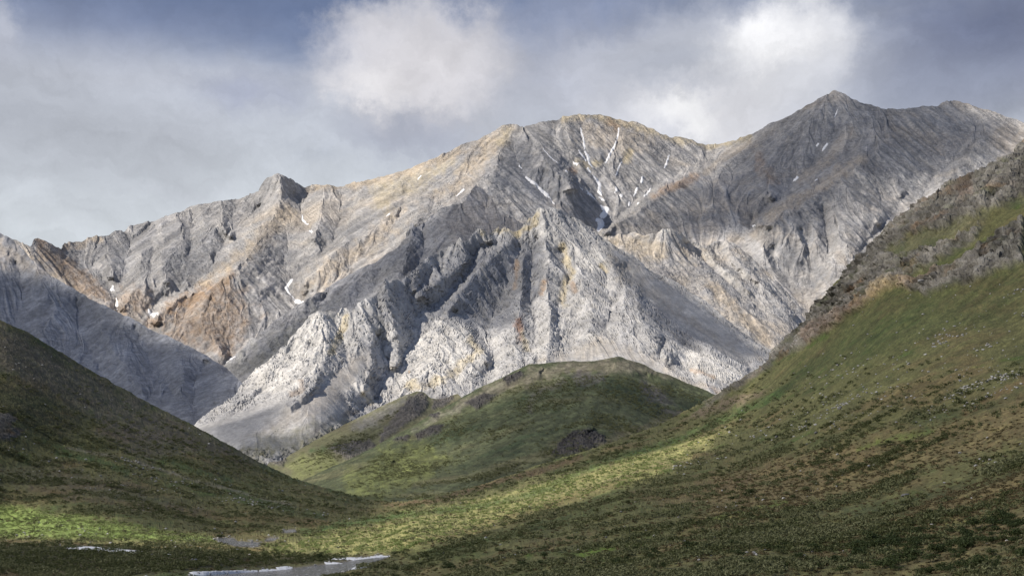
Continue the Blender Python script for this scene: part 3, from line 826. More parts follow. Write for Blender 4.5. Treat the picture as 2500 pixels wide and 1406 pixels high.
c *= (1 + (0.12 + 0.13 * (1 - scree)) * fbm(C.P, 14, 4, 75, 0.75))[:, None]
crk = np.abs(fbm(C.P, 30, 5, 191, 0.6, 0, (1, 1, 2.2)))
c *= (1 - 0.45 * smooth(-crk, -0.035, 0.0) * (1 - scree))[:, None]
C.P -= n * (2.2 * smooth(-crk, -0.05, 0.0) * (1 - scree))[:, None]
C.mesh('crag', M_mid, c, 1 - 0.85 * scree, back=(3, 10, 25, 60, 140, 300, 600))

# ---- second green ridge with dark outcrops
M2 = Layer('hill2', "-620,1300 500,1220 620,1165 660,1128 690,1128 708,1108 730,1096 770,1073 815,1048 860,1026 900,1008 940,988 985,968 1000,962 1018,956 1034,958 1050,972 1075,978 1100,966 1118,962 1140,985 1200,1010 3120,1300",
    "-620,1320 600,1240 760,1260 900,1160 1000,1090 1140,1020 1300,1060 3120,1340",
    [(-600,1300,1400),(600,1180,1550),(690,1130,1750),(770,1075,1850),(860,1028,1930),(1000,962,2020),(1050,972,2020),(1110,963,2050),(760,1190,1380),(860,1110,1680),(950,1070,1750),(1050,1015,1850),(1300,1060,1700),(3000,1300,1500)],
    [(12,26,"1012,960 1008,1000 985,1040 950,1070"), (-18,-20,"1050,975 1045,1000"), (14,18,"690,1130 770,1077 860,1030 940,992"), (-12,-24,"960,1000 930,1040 900,1070 850,1100"), (22,24,"895,1078 870,1100 850,1112"), (-20,-20,"690,1140 740,1110 830,1080")],
    43, jit=1.6, jwl=22, warp=5).build((540, 1300))
out2 = np.zeros(len(M2.x))
for s_, fe in (("1000,968 1030,958 1048,985 1030,1010 975,1050 930,1080 925,1060 960,1020", 10), ("800,1095 860,1078 900,1072 920,1090 850,1125", 8), ("1055,975 1100,962 1110,975 1080,995 1055,1000", 7), ("615,1110 640,1100 690,1108 700,1125 690,1138 640,1130", 7)):
    out2 = np.maximum(out2, smooth(sdf(pts(s_), M2.x, M2.y) / fe + 0.9 * fbm(np.stack([M2.x, M2.y, M2.x * 0], 1), 16, 3, 5), -0.5, 0.6))
g, r, r2, n = rocky(M2, 40, 5, 30, 2.5, 8, out2)
rr = fbm(M2.P, 24, 4, 8, 0.55, 1)
M2.P += n * (rr * 3.2 * out2)[:, None]
c = np.tile(lin((0.13, 0.13, 0.07)), (len(M2.P), 1))
c = blend(c, (0.15, 0.135, 0.085), smooth(fbm(M2.P, 60, 4, 65), -0.1, 0.4) * 0.7)
c = paint(c, M2, [((0.22, 0.21, 0.19), 0.75, 22, "860,1028 1000,962 1000,985 930,1030 850,1060"), ((0.16, 0.175, 0.065), 0.8, 25, "690,1135 780,1100 840,1130 780,1200 720,1180"), ((0.055, 0.095, 0.035), 0.7, 12, 'L', "760,1100 820,1090 900,1110")])
c = blend(c, (0.085, 0.078, 0.08), out2 * (0.75 + 0.25 * smooth(r2, -0.3, 0.3)))
c = blend(c, (0.20, 0.18, 0.165), out2 * smooth(rr, 0.3, 0.7) * 0.35)
c = streaks(M2, c, 0.07, 0.07, 0.08, 0.10, 1.0, 61)
c *= (1 + 0.45 * fbm(M2.P, 9, 4, 76, 0.75))[:, None]
M2.mesh('grassy_ridge', M_hill, c, 0.25 + 0.75 * out2, back=(2, 6, 15, 40, 90, 200))

# ---- green dome
M1 = Layer('hill1', "-620,1400 600,1240 720,1180 780,1152 857,1118 905,1096 954,1067 1005,1040 1058,1010 1127,970 1190,938 1256,905 1290,888 1340,886 1400,878 1450,880 1510,868 1560,884 1600,904 1640,918 1700,944 1745,963 1820,1010 3120,1200",
    "-620,1420 700,1260 900,1275 1100,1240 1400,1160 1600,1090 1760,1040 3120,1260",
    [(-600,1400,900),(600,1240,1150),(720,1180,1400),(857,1120,1500),(954,1069,1590),(1058,1012,1650),(1127,972,1690),(1256,907,1740),(1400,880,1790),(1510,870,1780),(1640,920,1740),(1745,965,1700),(880,1240,1020),(1000,1220,1080),(1200,1180,1130),(1400,1110,1200),(1200,1070,1380),(1500,1000,1460),(1700,1010,1560),(1100,1120,1330),(1350,980,1500),(3000,1230,1300)],
    [(14,16,"857,1122 954,1072 1058,1014 1127,975 1256,910 1400,884"), (16,20,"1400,884 1510,874 1560,888 1640,922 1745,968"), (20,22,"1510,876 1500,920 1460,960 1440,1020 1430,1060"), (-8,-16,"1330,900 1300,960 1230,1010 1180,1080 1130,1150"), (-8,-16,"1580,920 1600,980 1620,1020"), (10,12,"1200,950 1150,1020 1060,1080 1000,1140"), (-12,-14,"1040,1060 960,1130 930,1180"), (-14,-14,"1440,1050 1370,1100"), (12,12,"1000,1100 900,1150")],
    53, jit=3.2, jwl=60, warp=9, gain=1.7).build((560, 1960))
out1 = np.zeros(len(M1.x))
for s_, fe in (("1370,1075 1400,1052 1440,1048 1480,1065 1470,1085 1400,1110 1340,1110", 9), ("1010,1062 1050,1040 1085,1035 1070,1060 1020,1075", 7), ("1130,985 1180,960 1215,965 1170,1000", 7), ("1040,1018 1075,1005 1070,1020", 5), ("1225,925 1270,905 1280,915 1240,940", 7), ("955,1075 1005,1060 990,1080", 6)):
    out1 = np.maximum(out1, smooth(sdf(pts(s_), M1.x, M1.y) / fe + 0.9 * fbm(np.stack([M1.x, M1.y, M1.x * 0], 1), 16, 3, 6), -0.5, 0.6))
g, r, r2, n = rocky(M1, 60, 4.5, 34, 3.2, 7, out1 * 0.5)
rr = fbm(M1.P, 12, 4, 9, 0.6, 1, (1, 1, 1.8))
sh = fbm(M1.P, 16, 4, 19, 0.6, 2, (1, 1.6, 1))
M1.P += n * (rr * 3.5 * out1 + sh * 0.7 * (1 - out1))[:, None]
c = np.tile(lin((0.088, 0.102, 0.052)), (len(M1.P), 1))
a1 = fbm(M1.P, 90, 4, 65)
c = blend(c, (0.16, 0.15, 0.08), smooth(a1, 0.02, 0.4) * 0.65)
c = blend(c, (0.050, 0.075, 0.036), smooth(-a1 + 0.5 * fbm(M1.P, 22, 3, 66), 0.1, 0.5) * 0.7)
c = paint(c, M1, [((0.25, 0.225, 0.165), 0.85, 20, "1256,908 1400,880 1510,870 1560,886 1640,920 1560,915 1400,905 1200,960 1060,1020"), ((0.13, 0.115, 0.12), 0.7, 16, "1380,905 1470,905 1480,930 1400,940"), ((0.13, 0.115, 0.12), 0.65, 14, "1560,930 1620,950 1650,990 1580,980"), ((0.13, 0.115, 0.12), 0.55, 12, 'L', "1620,1000 1655,1010"),
                  ((0.135, 0.12, 0.115), 0.5, 14, 'L', "1380,930 1300,965 1290,1000"), ((0.17, 0.19, 0.06), 0.7, 34, "840,1160 960,1090 1040,1080 1100,1120 1000,1190 900,1220 820,1190"), ((0.19, 0.16, 0.10), 0.5, 16, "1440,1080 1540,1040 1640,1010 1700,1000 1600,1060 1480,1100"), ((0.20, 0.19, 0.15), 0.5, 10, 'L', "1010,1050 1110,1000 1250,925")])
c = blend(c, (0.065, 0.06, 0.065), out1 * 0.85)
c = streaks(M1, c, 0.06, 0.06, 0.06, 0.08, 1.0, 71)
c *= (1 + 0.55 * fbm(M1.P, 8, 4, 77, 0.75) - 0.35 * smooth(-sh, 0.1, 0.6))[:, None]
M1.mesh('grassy_hill', M_hill, c, 0.3 + 0.7 * out1, back=(2, 6, 15, 40, 90, 200))

# ---- foreground: left hillside, valley floor, right hillside
FG = Layer('fg', "-620,470 -200,670 0,780 60,806 120,842 240,914 300,948 360,980 420,1012 480,1040 540,1074 600,1108 660,1140 720,1166 790,1188 850,1204 905,1219 950,1224 990,1222 1040,1214 1090,1203 1150,1188 1180,1180 1250,1158 1320,1132 1400,1108 1500,1076 1600,1040 1680,1000 1740,968 1800,930 1850,898 1885,870 1910,852 1930,830 1950,806 1975,780 2000,740 2030,700 2060,670 2090,640 2130,600 2165,560 2200,536 2250,500 2290,488 2320,452 2350,438 2400,430 2430,405 2470,392 2485,370 2500,362 2560,330 2700,250 3120,60",
    "-620,1450 3120,1450",
    [(-600,1406,288),(0,1406,288),(420,1406,288),(850,1406,288),(-600,1340,407),(0,1340,407),(500,1340,407),(900,1340,405),(0,1310,500),(500,1312,495),(-600,1260,620),(0,1260,610),(560,1295,570),(720,1290,600),(950,1225,980),(850,1262,740),
     (-600,480,1150),(0,780,980),(240,914,1040),(480,1040,1080),(700,1158,1080),(850,1204,1020),(0,1040,760),(-600,900,850),(400,1210,700),(300,1100,830),(600,1250,680),(500,1150,850),(700,1215,840),(150,1180,690),
     (2500,1406,128),(3100,1406,95),(1250,1406,225),(1700,1406,172),(1000,1350,360),(1250,1250,480),(1600,1130,600),(1180,1182,900),(1400,1110,940),(1600,1040,980),(1750,962,960),(1900,860,880),(2060,672,830),(2250,500,800),(2420,410,790),(2500,362,800),(3100,60,860),
     (2500,1200,200),(2500,1000,310),(2500,800,470),(2500,600,600),(2000,1000,530),(2000,1200,315),(1600,1250,330),(2000,860,730),(2250,700,650),(1250,1330,305),(3100,800,300),(1000,1290,450),(1800,1320,220),(1500,1180,500)],
    [(-2,-4,"950,1226 850,1264 720,1296 560,1320"), (8,10,"2100,640 2200,600 2300,560 2500,470"), (-6,-8,"2150,600 2300,520 2500,430"), (5,5,"1900,880 2000,800 2150,740 2300,650 2500,560"), (-5,-5,"1960,860 2100,790 2300,700 2500,620"), (3,3,"1200,1330 1500,1250 1800,1180 2200,1080 2500,1000"), (-2.5,-2.5,"1500,1300 1800,1240 2200,1150 2500,1080"), (2,2,"1600,1380 2000,1300 2500,1260")],
    61, jit=2.0, jwl=18, warp=8, dy=2.1).build()
X, Y = FG.x, FG.y
Qf = np.stack([X, Y, X * 0], 1)
wn = fbm(Qf, 40, 4, 6, 0.6)
# regions: 0 left hillside, 1 valley floor, 2 right hillside
CREEK = pts("-700,1262 0,1262 300,1290 460,1306 560,1316 700,1298 850,1262 950,1226 950,900")
left_line = np.interp(X, [-700, 0, 300, 450, 560, 700, 850, 950], [1255, 1262, 1300, 1316, 1322, 1300, 1264, 1226])
right_line = np.interp(X, [560, 640, 760, 900, 1000, 850], [1322, 1345, 1352, 1350, 1372, 1450][:5] + [1450]) if False else None
xr = np.interp(Y, [1224, 1262, 1298, 1320, 1345, 1360, 1385, 1406, 1450], [955, 852, 705, 620, 760, 960, 900, 790, 640])
reg = np.where((X < 950) & (Y < left_line), 0, np.where(X > xr, 2, 1))
floor = smooth(Y - left_line, -5, 25) * smooth(xr - X, -40, 30)
rockc = np.zeros(len(X))
for s_, fe in (("1880,880 1920,835 2000,735 2090,635 2170,555 2250,495 2330,450 2430,400 2500,360 2700,250 2700,430 2500,500 2420,520 2380,590 2300,640 2200,690 2120,740 2040,800 1960,850 1900,880", 9),
               ("2500,540 2400,600 2300,660 2190,700 2260,720 2380,690 2500,640", 8), ("1740,970 1850,905 1900,870 1880,900 1800,950 1700,990", 7), ("-60,1010 20,1008 50,1020 30,1040 60,1050 30,1075 -60,1070", 8)):
    rockc = np.maximum(rockc, smooth(sdf(pts(s_), X, Y) / fe + 1.1 * wn, -0.5, 0.7))
veg = sdf(pts("2150,612 2260,562 2400,512 2560,455 2560,500 2420,552 2300,600 2200,640"), X, Y)
rockc *= 1 - 0.8 * smooth(veg / 16 + 2.2 * wn, -0.1, 0.8)
rockc[(X < 1800) & (Y < 1100) & (X > 300)] *= 1.0
WATER_PX = [("creek", "425,1412 480,1402 560,1398 640,1392 700,1387 780,1377 840,1370 870,1364 900,1358 950,1356 925,1364 895,1374 870,1382 840,1392 780,1402 740,1412"),
            ("creek_reach", "524,1313 545,1311 570,1312 580,1319 600,1320 640,1322 632,1331 610,1332 575,1330 545,1322"),
            ("creek_bend", "690,1293 720,1291 724,1295 700,1298 688,1297"), ("creek_pool", "655,1312 680,1311 670,1316 648,1318")]
carve = np.zeros(len(X))
for nm, s_ in WATER_PX:
    carve = np.maximum(carve, smooth(sdf(pts(s_), X, Y), -4, 1))
sx, sy, n = FG.fall()
P = FG.P
D = FG.D0u
near = np.clip(400.0 / D, 0.4, 2.0)
gul = gullies(P[:, 0], P[:, 1], sx, sy, 26, 3, 99, 6.0)
hum = fbm(P, 16, 4, 301, 0.5)
tus = fbm(P, 2.6, 3, 305, 0.6, 2)
slopey = smooth(1 - n[:, 2], 0.0, 0.05)
rk1 = fbm(P, 34, 5, 311, 0.6, 1, (1, 1.0, 0.8)); rk2 = fbm(P, 9, 4, 316, 0.6, 1, (1.4, 1.4, 0.8))
bed = np.sin((P[:, 2] * 0.9 + P[:, 0] * 0.65 + 3.5 * rk1) * 1.05)
ice_m = np.zeros(len(X))
ICE_PX = ["460,1397 500,1395 560,1393 628,1391 630,1393 560,1397 520,1399 470,1401", "672,1385 700,1382 716,1384 700,1387 680,1388", "640,1389 668,1388 690,1389 650,1392 630,1392",
          "800,1362 840,1361 880,1360 930,1354 955,1356 930,1358 890,1363 850,1365 805,1365", "790,1372 830,1371 860,1372 830,1374 795,1374", "868,1383 900,1377 912,1380 880,1387 850,1390",
          "156,1335 180,1333 230,1335 280,1339 335,1345 332,1351 300,1349 250,1345 200,1341 165,1339", "386,1349 420,1352 418,1354 388,1352"]
for s_ in ICE_PX:
    ice_m = np.maximum(ice_m, smooth(sdf(pts(s_), X, Y), -9, -2))
calm = (1 - np.maximum(carve, ice_m))
P2 = P.copy()
P2[:, 2] += (gul * 0.5 * slopey + hum * (1.3 - 1.1 * floor) + tus * 0.28 * np.clip(D / 500, 0.4, 1.5)) * calm
P2[:, 2] -= carve * 0.45
rk3 = fbm(P, 4.0, 4, 318, 0.65, 1, (1.6, 1.6, 0.7))
P2 += n * ((rk1 * 3.4 + rk2 * 2.2 + rk3 * 0.9 + bed * 0.9) * rockc * np.where(X < 300, 0.12, 1.0))[:, None]
FG.P = P2
c = np.tile(lin((0.105, 0.105, 0.046)), (len(X), 1))
a1 = fbm(P, 38, 4, 401, 0.6, 0, (1, 2.2, 1)); a2 = fbm(P, 11, 4, 405, 0.6, 0, (1, 1.6, 1)); a3 = fbm(P, 90, 3, 409, 0.5)
c = blend(c, (0.125, 0.098, 0.050), smooth(a1 + 0.4 * a2, 0.0, 0.38) * 0.8)
c = blend(c, (0.045, 0.068, 0.022), smooth(-a1 + 0.5 * a2, 0.08, 0.45) * 0.75)
c = blend(c, (0.075, 0.115, 0.025), smooth(a2 - 0.4 * a3, 0.25, 0.5) * 0.55)
stony = smooth(fbm(Qf, 60, 3, 411, 0.5, 0, (1.6, 0.6, 1)), -0.1, 0.35)
c = paint(c, FG, [
    # left hillside
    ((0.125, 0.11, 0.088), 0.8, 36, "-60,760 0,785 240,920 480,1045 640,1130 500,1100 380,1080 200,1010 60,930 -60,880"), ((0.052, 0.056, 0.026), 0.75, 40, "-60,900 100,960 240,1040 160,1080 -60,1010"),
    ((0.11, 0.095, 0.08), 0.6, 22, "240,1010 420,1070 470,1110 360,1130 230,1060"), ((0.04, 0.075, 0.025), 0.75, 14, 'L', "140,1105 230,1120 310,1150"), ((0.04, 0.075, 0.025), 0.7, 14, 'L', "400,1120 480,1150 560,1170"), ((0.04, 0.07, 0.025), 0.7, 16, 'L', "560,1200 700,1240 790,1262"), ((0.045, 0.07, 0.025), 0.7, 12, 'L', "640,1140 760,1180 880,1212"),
    ((0.13, 0.09, 0.045), 0.55, 14, 'L', "80,1190 200,1215 400,1238 560,1262 800,1275"), ((0.20, 0.18, 0.15), 0.6, 6, 'L', "160,1092 260,1110 360,1135 470,1170 600,1205 720,1235"), ((0.07, 0.068, 0.062), 0.5, 30, "-60,1150 100,1120 300,1180 500,1250 300,1230 60,1190"),
    ((0.20, 0.27, 0.08), 0.95, 22, "-60,1225 60,1240 250,1270 400,1300 540,1318 300,1320 0,1312 -60,1310"), ((0.17, 0.155, 0.07), 0.8, 10, "0,1308 300,1316 500,1322 700,1345 560,1345 300,1335 0,1325"), ((0.19, 0.13, 0.05), 0.7, 6, 'L', "360,1330 480,1334 640,1342"),  # fresh green strip, its colour raised further to look sunlit
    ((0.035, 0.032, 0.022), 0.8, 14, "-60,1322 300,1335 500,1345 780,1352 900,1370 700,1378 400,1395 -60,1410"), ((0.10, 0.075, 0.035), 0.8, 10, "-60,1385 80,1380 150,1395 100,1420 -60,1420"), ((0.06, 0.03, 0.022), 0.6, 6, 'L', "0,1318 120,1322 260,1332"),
    # right hillside
    ((0.28, 0.27, 0.12), 0.85, 26, "640,1345 760,1310 900,1290 1100,1220 1300,1170 1500,1130 1700,1060 1780,1050 1600,1160 1400,1215 1200,1280 1000,1340 900,1350"), ((0.05, 0.10, 0.03), 0.75, 12, 'L', "740,1298 840,1278 1000,1255 1200,1230 1350,1190"), ((0.055, 0.10, 0.03), 0.7, 14, 'L', "1350,1180 1500,1120 1650,1075 1800,1010 1900,960"),  # pale band first: ground colour brightened where the sun strip falls
    ((0.14, 0.095, 0.06), 0.8, 10, 'L', "940,1232 1060,1222 1200,1180 1330,1145 1420,1112"), ((0.15, 0.125, 0.06), 0.75, 12, "980,1330 1200,1265 1400,1200 1560,1150 1640,1120 1500,1190 1300,1260 1100,1320"), ((0.24, 0.215, 0.12), 0.6, 8, 'L', "1280,1225 1420,1190 1520,1160 1640,1120"),
    ((0.155, 0.118, 0.062), 0.75, 40, "1750,1150 2100,1080 2500,960 2560,1060 2300,1130 2100,1200 1900,1260 1700,1330 1560,1390 1700,1260"), ((0.15, 0.112, 0.058), 0.7, 30, "2100,1300 2300,1200 2500,1130 2560,1200 2400,1260 2250,1310 2050,1380 1900,1390"), ((0.135, 0.10, 0.055), 0.6, 20, "1560,1220 1700,1180 1900,1140 1800,1190 1640,1240"), ((0.13, 0.095, 0.05), 0.6, 20, "1000,1390 1200,1350 1400,1300 1500,1290 1300,1360 1150,1400"),
    ((0.09, 0.14, 0.025), 0.85, 12, "1400,1350 1500,1325 1560,1325 1620,1310 1580,1330 1480,1350 1420,1365"), ((0.085, 0.13, 0.025), 0.75, 12, 'L', "1740,1270 1840,1245 1920,1225"), ((0.085, 0.13, 0.025), 0.6, 12, 'L', "2100,1095 2180,1070 2280,1050"), ((0.04, 0.058, 0.022), 0.7, 20, "2200,1020 2400,970 2450,990 2260,1050"), ((0.035, 0.05, 0.02), 0.7, 20, "2050,1240 2250,1200 2500,1130 2500,1160 2250,1240 2100,1270"),
    ((0.12, 0.10, 0.05), 0.7, 30, "2300,1300 2560,1240 2560,1420 2050,1420 2150,1360"), ((0.15, 0.09, 0.05), 0.5, 16, 'L', "2360,1000 2440,960 2500,930"), ((0.17, 0.13, 0.10), 0.75, 12, "1690,1010 1760,975 1880,945 1860,965 1740,1010 1660,1030"),
    ((0.045, 0.06, 0.022), 0.6, 30, "2120,720 2500,560 2500,760 2200,860 1980,930 1900,960 1960,880"), ((0.15, 0.135, 0.12), 0.7, 10, 'L', "1720,990 1830,915 1890,875"), ((0.045, 0.065, 0.022), 0.5, 40, "1000,1350 1500,1200 1600,1230 1300,1300 1100,1380")])
# rock of the right-hand cliff band
rc = np.tile(lin((0.135, 0.128, 0.108)), (len(X), 1))
rc = blend(rc, (0.07, 0.067, 0.066), smooth(rk1 + 0.7 * rk2 - 0.2 * bed, -0.25, -0.9) )
rc = blend(rc, (0.23, 0.215, 0.195), smooth(rk2 + 0.6 * wn, 0.15, 0.7) * 0.5)
rc = blend(rc, (0.05, 0.048, 0.048), smooth(-rk3 - 0.3 * rk2, 0.0, 0.45) * 0.6)
rc = blend(rc, (0.075, 0.08, 0.045), smooth(fbm(P, 22, 4, 427, 0.6, 0, (1.5, 1.5, 0.6)), 0.1, 0.3) * 0.7)
rc = blend(rc, (0.20, 0.125, 0.065), smooth(fbm(P, 30, 4, 421, 0.6), 0.12, 0.45) * 0.7)
rc = paint(rc, FG, [((0.26, 0.17, 0.085), 0.45, 8, "2050,790 2100,740 2200,690 2320,640 2300,670 2200,720 2130,780"), ((0.36, 0.27, 0.14), 0.6, 12, "2130,700 2200,680 2190,720 2130,740"), ((0.16, 0.11, 0.08), 0.55, 10, "1950,820 2040,760 2120,740 2080,800 1980,850"), ((0.25, 0.235, 0.21), 0.6, 16, "2280,600 2340,580 2330,620 2270,650"), ((0.17, 0.12, 0.09), 0.6, 14, "2340,440 2380,430 2380,480 2340,500"), ((0.19, 0.185, 0.17), 0.6, 16, "2380,640 2500,570 2500,620 2400,670")])
c = c * (1 - rockc[:, None]) + rc * rockc[:, None]
c = streaks(FG, c, 0.07, 0.06, 0.03, 0.04, smooth(1300 - Y, 0, 300), 81)
c = streaks(FG, c, 0.17, 0.15, 0.30, 0.55, rockc * (X > 300), 85)
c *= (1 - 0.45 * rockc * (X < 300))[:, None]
c *= (1 + 0.35 * fbm(P, 7.5, 4, 87, 0.65, 0, (1, 1.5, 1)) * (1 - rockc))[:, None]
c *= (1 + 0.60 * fbm(P, 3.4, 4, 78, 0.75) - 0.25 * smooth(-tus, 0.0, 0.6) * (1 - rockc))[:, None]
gravel = smooth(carve, 0.02, 0.5) * (1 - floor * 0)
c = blend(c, (0.15, 0.135, 0.12), gravel * 0.85)
c = np.clip(c * (1 + (1 - rockc[:, None]) * np.array([0.26, 0.26, 0.16])), 0.01, 0.9)
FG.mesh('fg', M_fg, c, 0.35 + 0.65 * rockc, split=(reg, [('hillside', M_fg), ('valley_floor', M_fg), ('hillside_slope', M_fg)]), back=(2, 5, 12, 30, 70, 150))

# ground close to the camera, below the frame, and the base sheet far below the ridges
xs = np.arange(-3000, 5600, 90.0); yr = 1440 + 12 * 1.27 ** np.arange(0, 26)
gx, gy = np.meshgrid(xs, yr)
d0 = np.minimum(FG.D0(np.clip(gx.ravel(), -600, 3100), np.full(gx.size, 1440.0)), 400)
Ht = (1440 - HY) / F * d0
Dg = Ht / ((gy.ravel() - HY) / F)
V = np.stack([(gx.ravel() - HX) / F * Dg, Dg, -Ht - 0.3 + 0.4 * fbm(np.stack([gx.ravel(), Dg, gx.ravel() * 0], 1), 12, 3, 4)], 1)
idx = np.arange(gx.size).reshape(gx.shape)
f = np.stack([idx[:-1, :-1].ravel(), idx[1:, :-1].ravel(), idx[1:, 1:].ravel(), idx[:-1, 1:].ravel()], 1)
obj('ground', make_mesh('ground', V, f, {'albedo': ('FLOAT_COLOR', np.tile(lin((0.08, 0.08, 0.04)), (len(V), 1))), 'rock': ('FLOAT', np.zeros(len(V)))}), M_fg, kind='structure')
aa = np.linspace(0, 2 * np.pi, 49)[:-1]; rr_ = np.array([10, 600, 3000, 12000, 40000.0])
V = np.array([[r0 * math.cos(t), 2000 + r0 * math.sin(t), -130.0] for r0 in rr_ for t in aa])
f = np.array([[i * 48 + j, (i + 1) * 48 + j, (i + 1) * 48 + (j + 1) % 48, i * 48 + (j + 1) % 48] for i in range(4) for j in range(48)])
obj('terrain', make_mesh('terrain', V, f, {'albedo': ('FLOAT_COLOR', np.tile(lin((0.15, 0.15, 0.12)), (len(V), 1))), 'rock': ('FLOAT', np.zeros(len(V)))}), M_hill, kind='structure')

# ------------------------------------------------------------------ clouds that throw the shade
def cloud_mat():
    m = bpy.data.materials.new('cloud'); m.use_nodes = True
    N = NT(m.node_tree)
    out = N.n('ShaderNodeOutputMaterial')
    tr = N.n('ShaderNodeBsdfTransparent'); df = N.n('ShaderNodeBsdfDiffuse'); tl = N.n('ShaderNodeBsdfTranslucent')
    df.inputs[0].default_value = (0.85, 0.86, 0.88, 1); tl.inputs[0].default_value = (0.8, 0.82, 0.85, 1)
    m1 = N.n('ShaderNodeMixShader'); m1.inputs[0].default_value = 0.5
    N.l(df.outputs[0], m1.inputs[1]); N.l(tl.outputs[0], m1.inputs[2])
    at = N.n('ShaderNodeAttribute', attribute_name='opacity')
    m2 = N.n('ShaderNodeMixShader')
    N.l(at.outputs['Fac'], m2.inputs[0]); N.l(tr.outputs[0], m2.inputs[1]); N.l(m1.outputs[0], m2.inputs[2])
    N.l(m2.outputs[0], out.inputs['Surface'])
    return m
M_cloud = cloud_mat()


def cloud(layer, poly, alt, edge, dens=0.9, seed=0, label=None):
    """a cloud whose shadow falls on the given stretch of a terrain layer"""
    p = pts(poly)
    q = []
    for a, b in zip(p, np.roll(p, -1, axis=0)):
        for t in np.linspace(0, 1, 8)[:-1]: q.append(a * (1 - t) + b * t)
    q = np.array(q)
    W = layer.at(q[:, 0], q[:, 1], False)
    t = (alt - W[:, 2]) / SUN[2]
    fp = (W + t[:, None] * SUN)[:, :2]
    mn = fp.min(0) - edge * 1.5; mx = fp.max(0) + edge * 1.5
    st = max(edge * 0.33, (mx - mn).max() / 150)
    gx = np.arange(mn[0], mx[0], st); gy = np.arange(mn[1], mx[1], st)
    GX, GY = np.meshgrid(gx, gy)
    d = sdf(fp, GX.ravel(), GY.ravel())
    Pn = np.stack([GX.ravel(), GY.ravel(), GX.ravel() * 0], 1)
    nz = fbm(Pn, edge * 3.2, 4, 700 + seed, 0.6)
    dd = d / edge + nz * 1.5
    al = smooth(dd, -0.9, 0.9) * dens
    al = 1 - np.sqrt(1 - np.clip(al, 0, 0.985))      # light passes two faces
    th = np.sqrt(np.clip(dd + 0.9, 0, 30)) * edge * 0.35
    top = alt + th * 0.8 + fbm(Pn, edge * 2, 3, 710 + seed) * th * 0.4
    bot = alt - th * 0.25
    nr, nc = GX.shape
    V = np.concatenate([np.stack([GX.ravel(), GY.ravel(), top], 1), np.stack([GX.ravel(), GY.ravel(), bot - 0.5], 1)])
    al = np.concatenate([al, al])
    k = (dd > -0.95).reshape(nr, nc)
    idx = np.arange(nr * nc).reshape(nr, nc)
    fk = k[1:, :-1] | k[1:, 1:] | k[:-1, :-1] | k[:-1, 1:]
    f1 = np.stack([idx[:-1, :-1][fk], idx[:-1, 1:][fk], idx[1:, 1:][fk], idx[1:, :-1][fk]], 1)
    f = np.concatenate([f1, f1[:, ::-1] + nr * nc])
    used = np.zeros(len(V), bool); used[f.ravel()] = True; mp = np.cumsum(used) - 1
    me = make_mesh('cloud', V[used], mp[f], {'opacity': ('FLOAT', al[used])})
    return obj('cloud', me, M_cloud, kind='structure')


cloud(FG, "-900,300 -200,600 0,740 480,1030 700,1150 950,1215 900,1262 720,1290 560,1306 420,1296 250,1262 120,1236 0,1222 -900,1200", 620, 11, 0.54, 1)
cloud(FG, "-900,1322 0,1324 300,1334 560,1352 760,1358 960,1352 1100,1325 1290,1262 1450,1214 1620,1160 1750,1085 1810,1000 1880,870 1960,760 2060,640 2200,500 2400,370 2700,180 3200,100 3200,1500 2500,1700 1250,1700 -900,1700", 620, 8, 0.45, 2)
cloud(FG, "1040,1215 1180,1182 1400,1110 1600,1040 1750,965 1860,890 1790,990 1740,1060 1640,1085 1450,1140 1250,1200 1100,1235", 620, 9, 0.5, 13)
cloud(Lm, "-700,520 -100,640 30,640 120,700 290,770 430,835 560,900 600,960 560,1090 200,1000 -700,960", 2300, 90, 0.84, 3)
cloud(BR, "1830,300 2037,200 2325,220 2440,270 2420,340 2300,420 2130,470 2000,540 1900,600 1840,560 1720,570 1500,590 1490,560 1600,500 1720,440 1790,400", 3300, 150, 0.72, 4)
cloud(BR, "1270,330 1320,400 1400,500 1410,560 1300,480 1230,450 1230,350", 3300, 60, 0.45, 5)
cloud(S, "700,790 830,700 1000,560 1163,455 1250,450 1330,530 1260,600 1100,640 900,720 700,860 600,930 560,900", 2800, 60, 0.56, 6)
cloud(C, "960,690 1060,630 1120,590 1260,585 1330,600 1330,700 1270,790 1180,800 1090,770 1010,790 980,760", 2400, 40, 0.52, 7)
cloud(C, "1500,600 1640,690 1760,780 1900,880 1800,880 1730,840 1640,840 1560,760 1520,680", 2400, 34, 0.72, 8)
cloud(M1, "1180,1010 1300,955 1400,925 1530,925 1640,960 1760,1000 1700,1060 1500,1120 1200,1230 1050,1250 1150,1130 1200,1060 1100,1060", 1300, 40, 0.46, 9)
cloud(M2, "860,1040 1000,975 1080,985 980,1060 900,1100 840,1120 800,1090", 1500, 26, 0.6, 10)
cloud(C, "470,1050 600,1010 700,990 640,1060 760,1060 840,1040 700,1120 560,1130", 2000, 36, 0.62, 11)


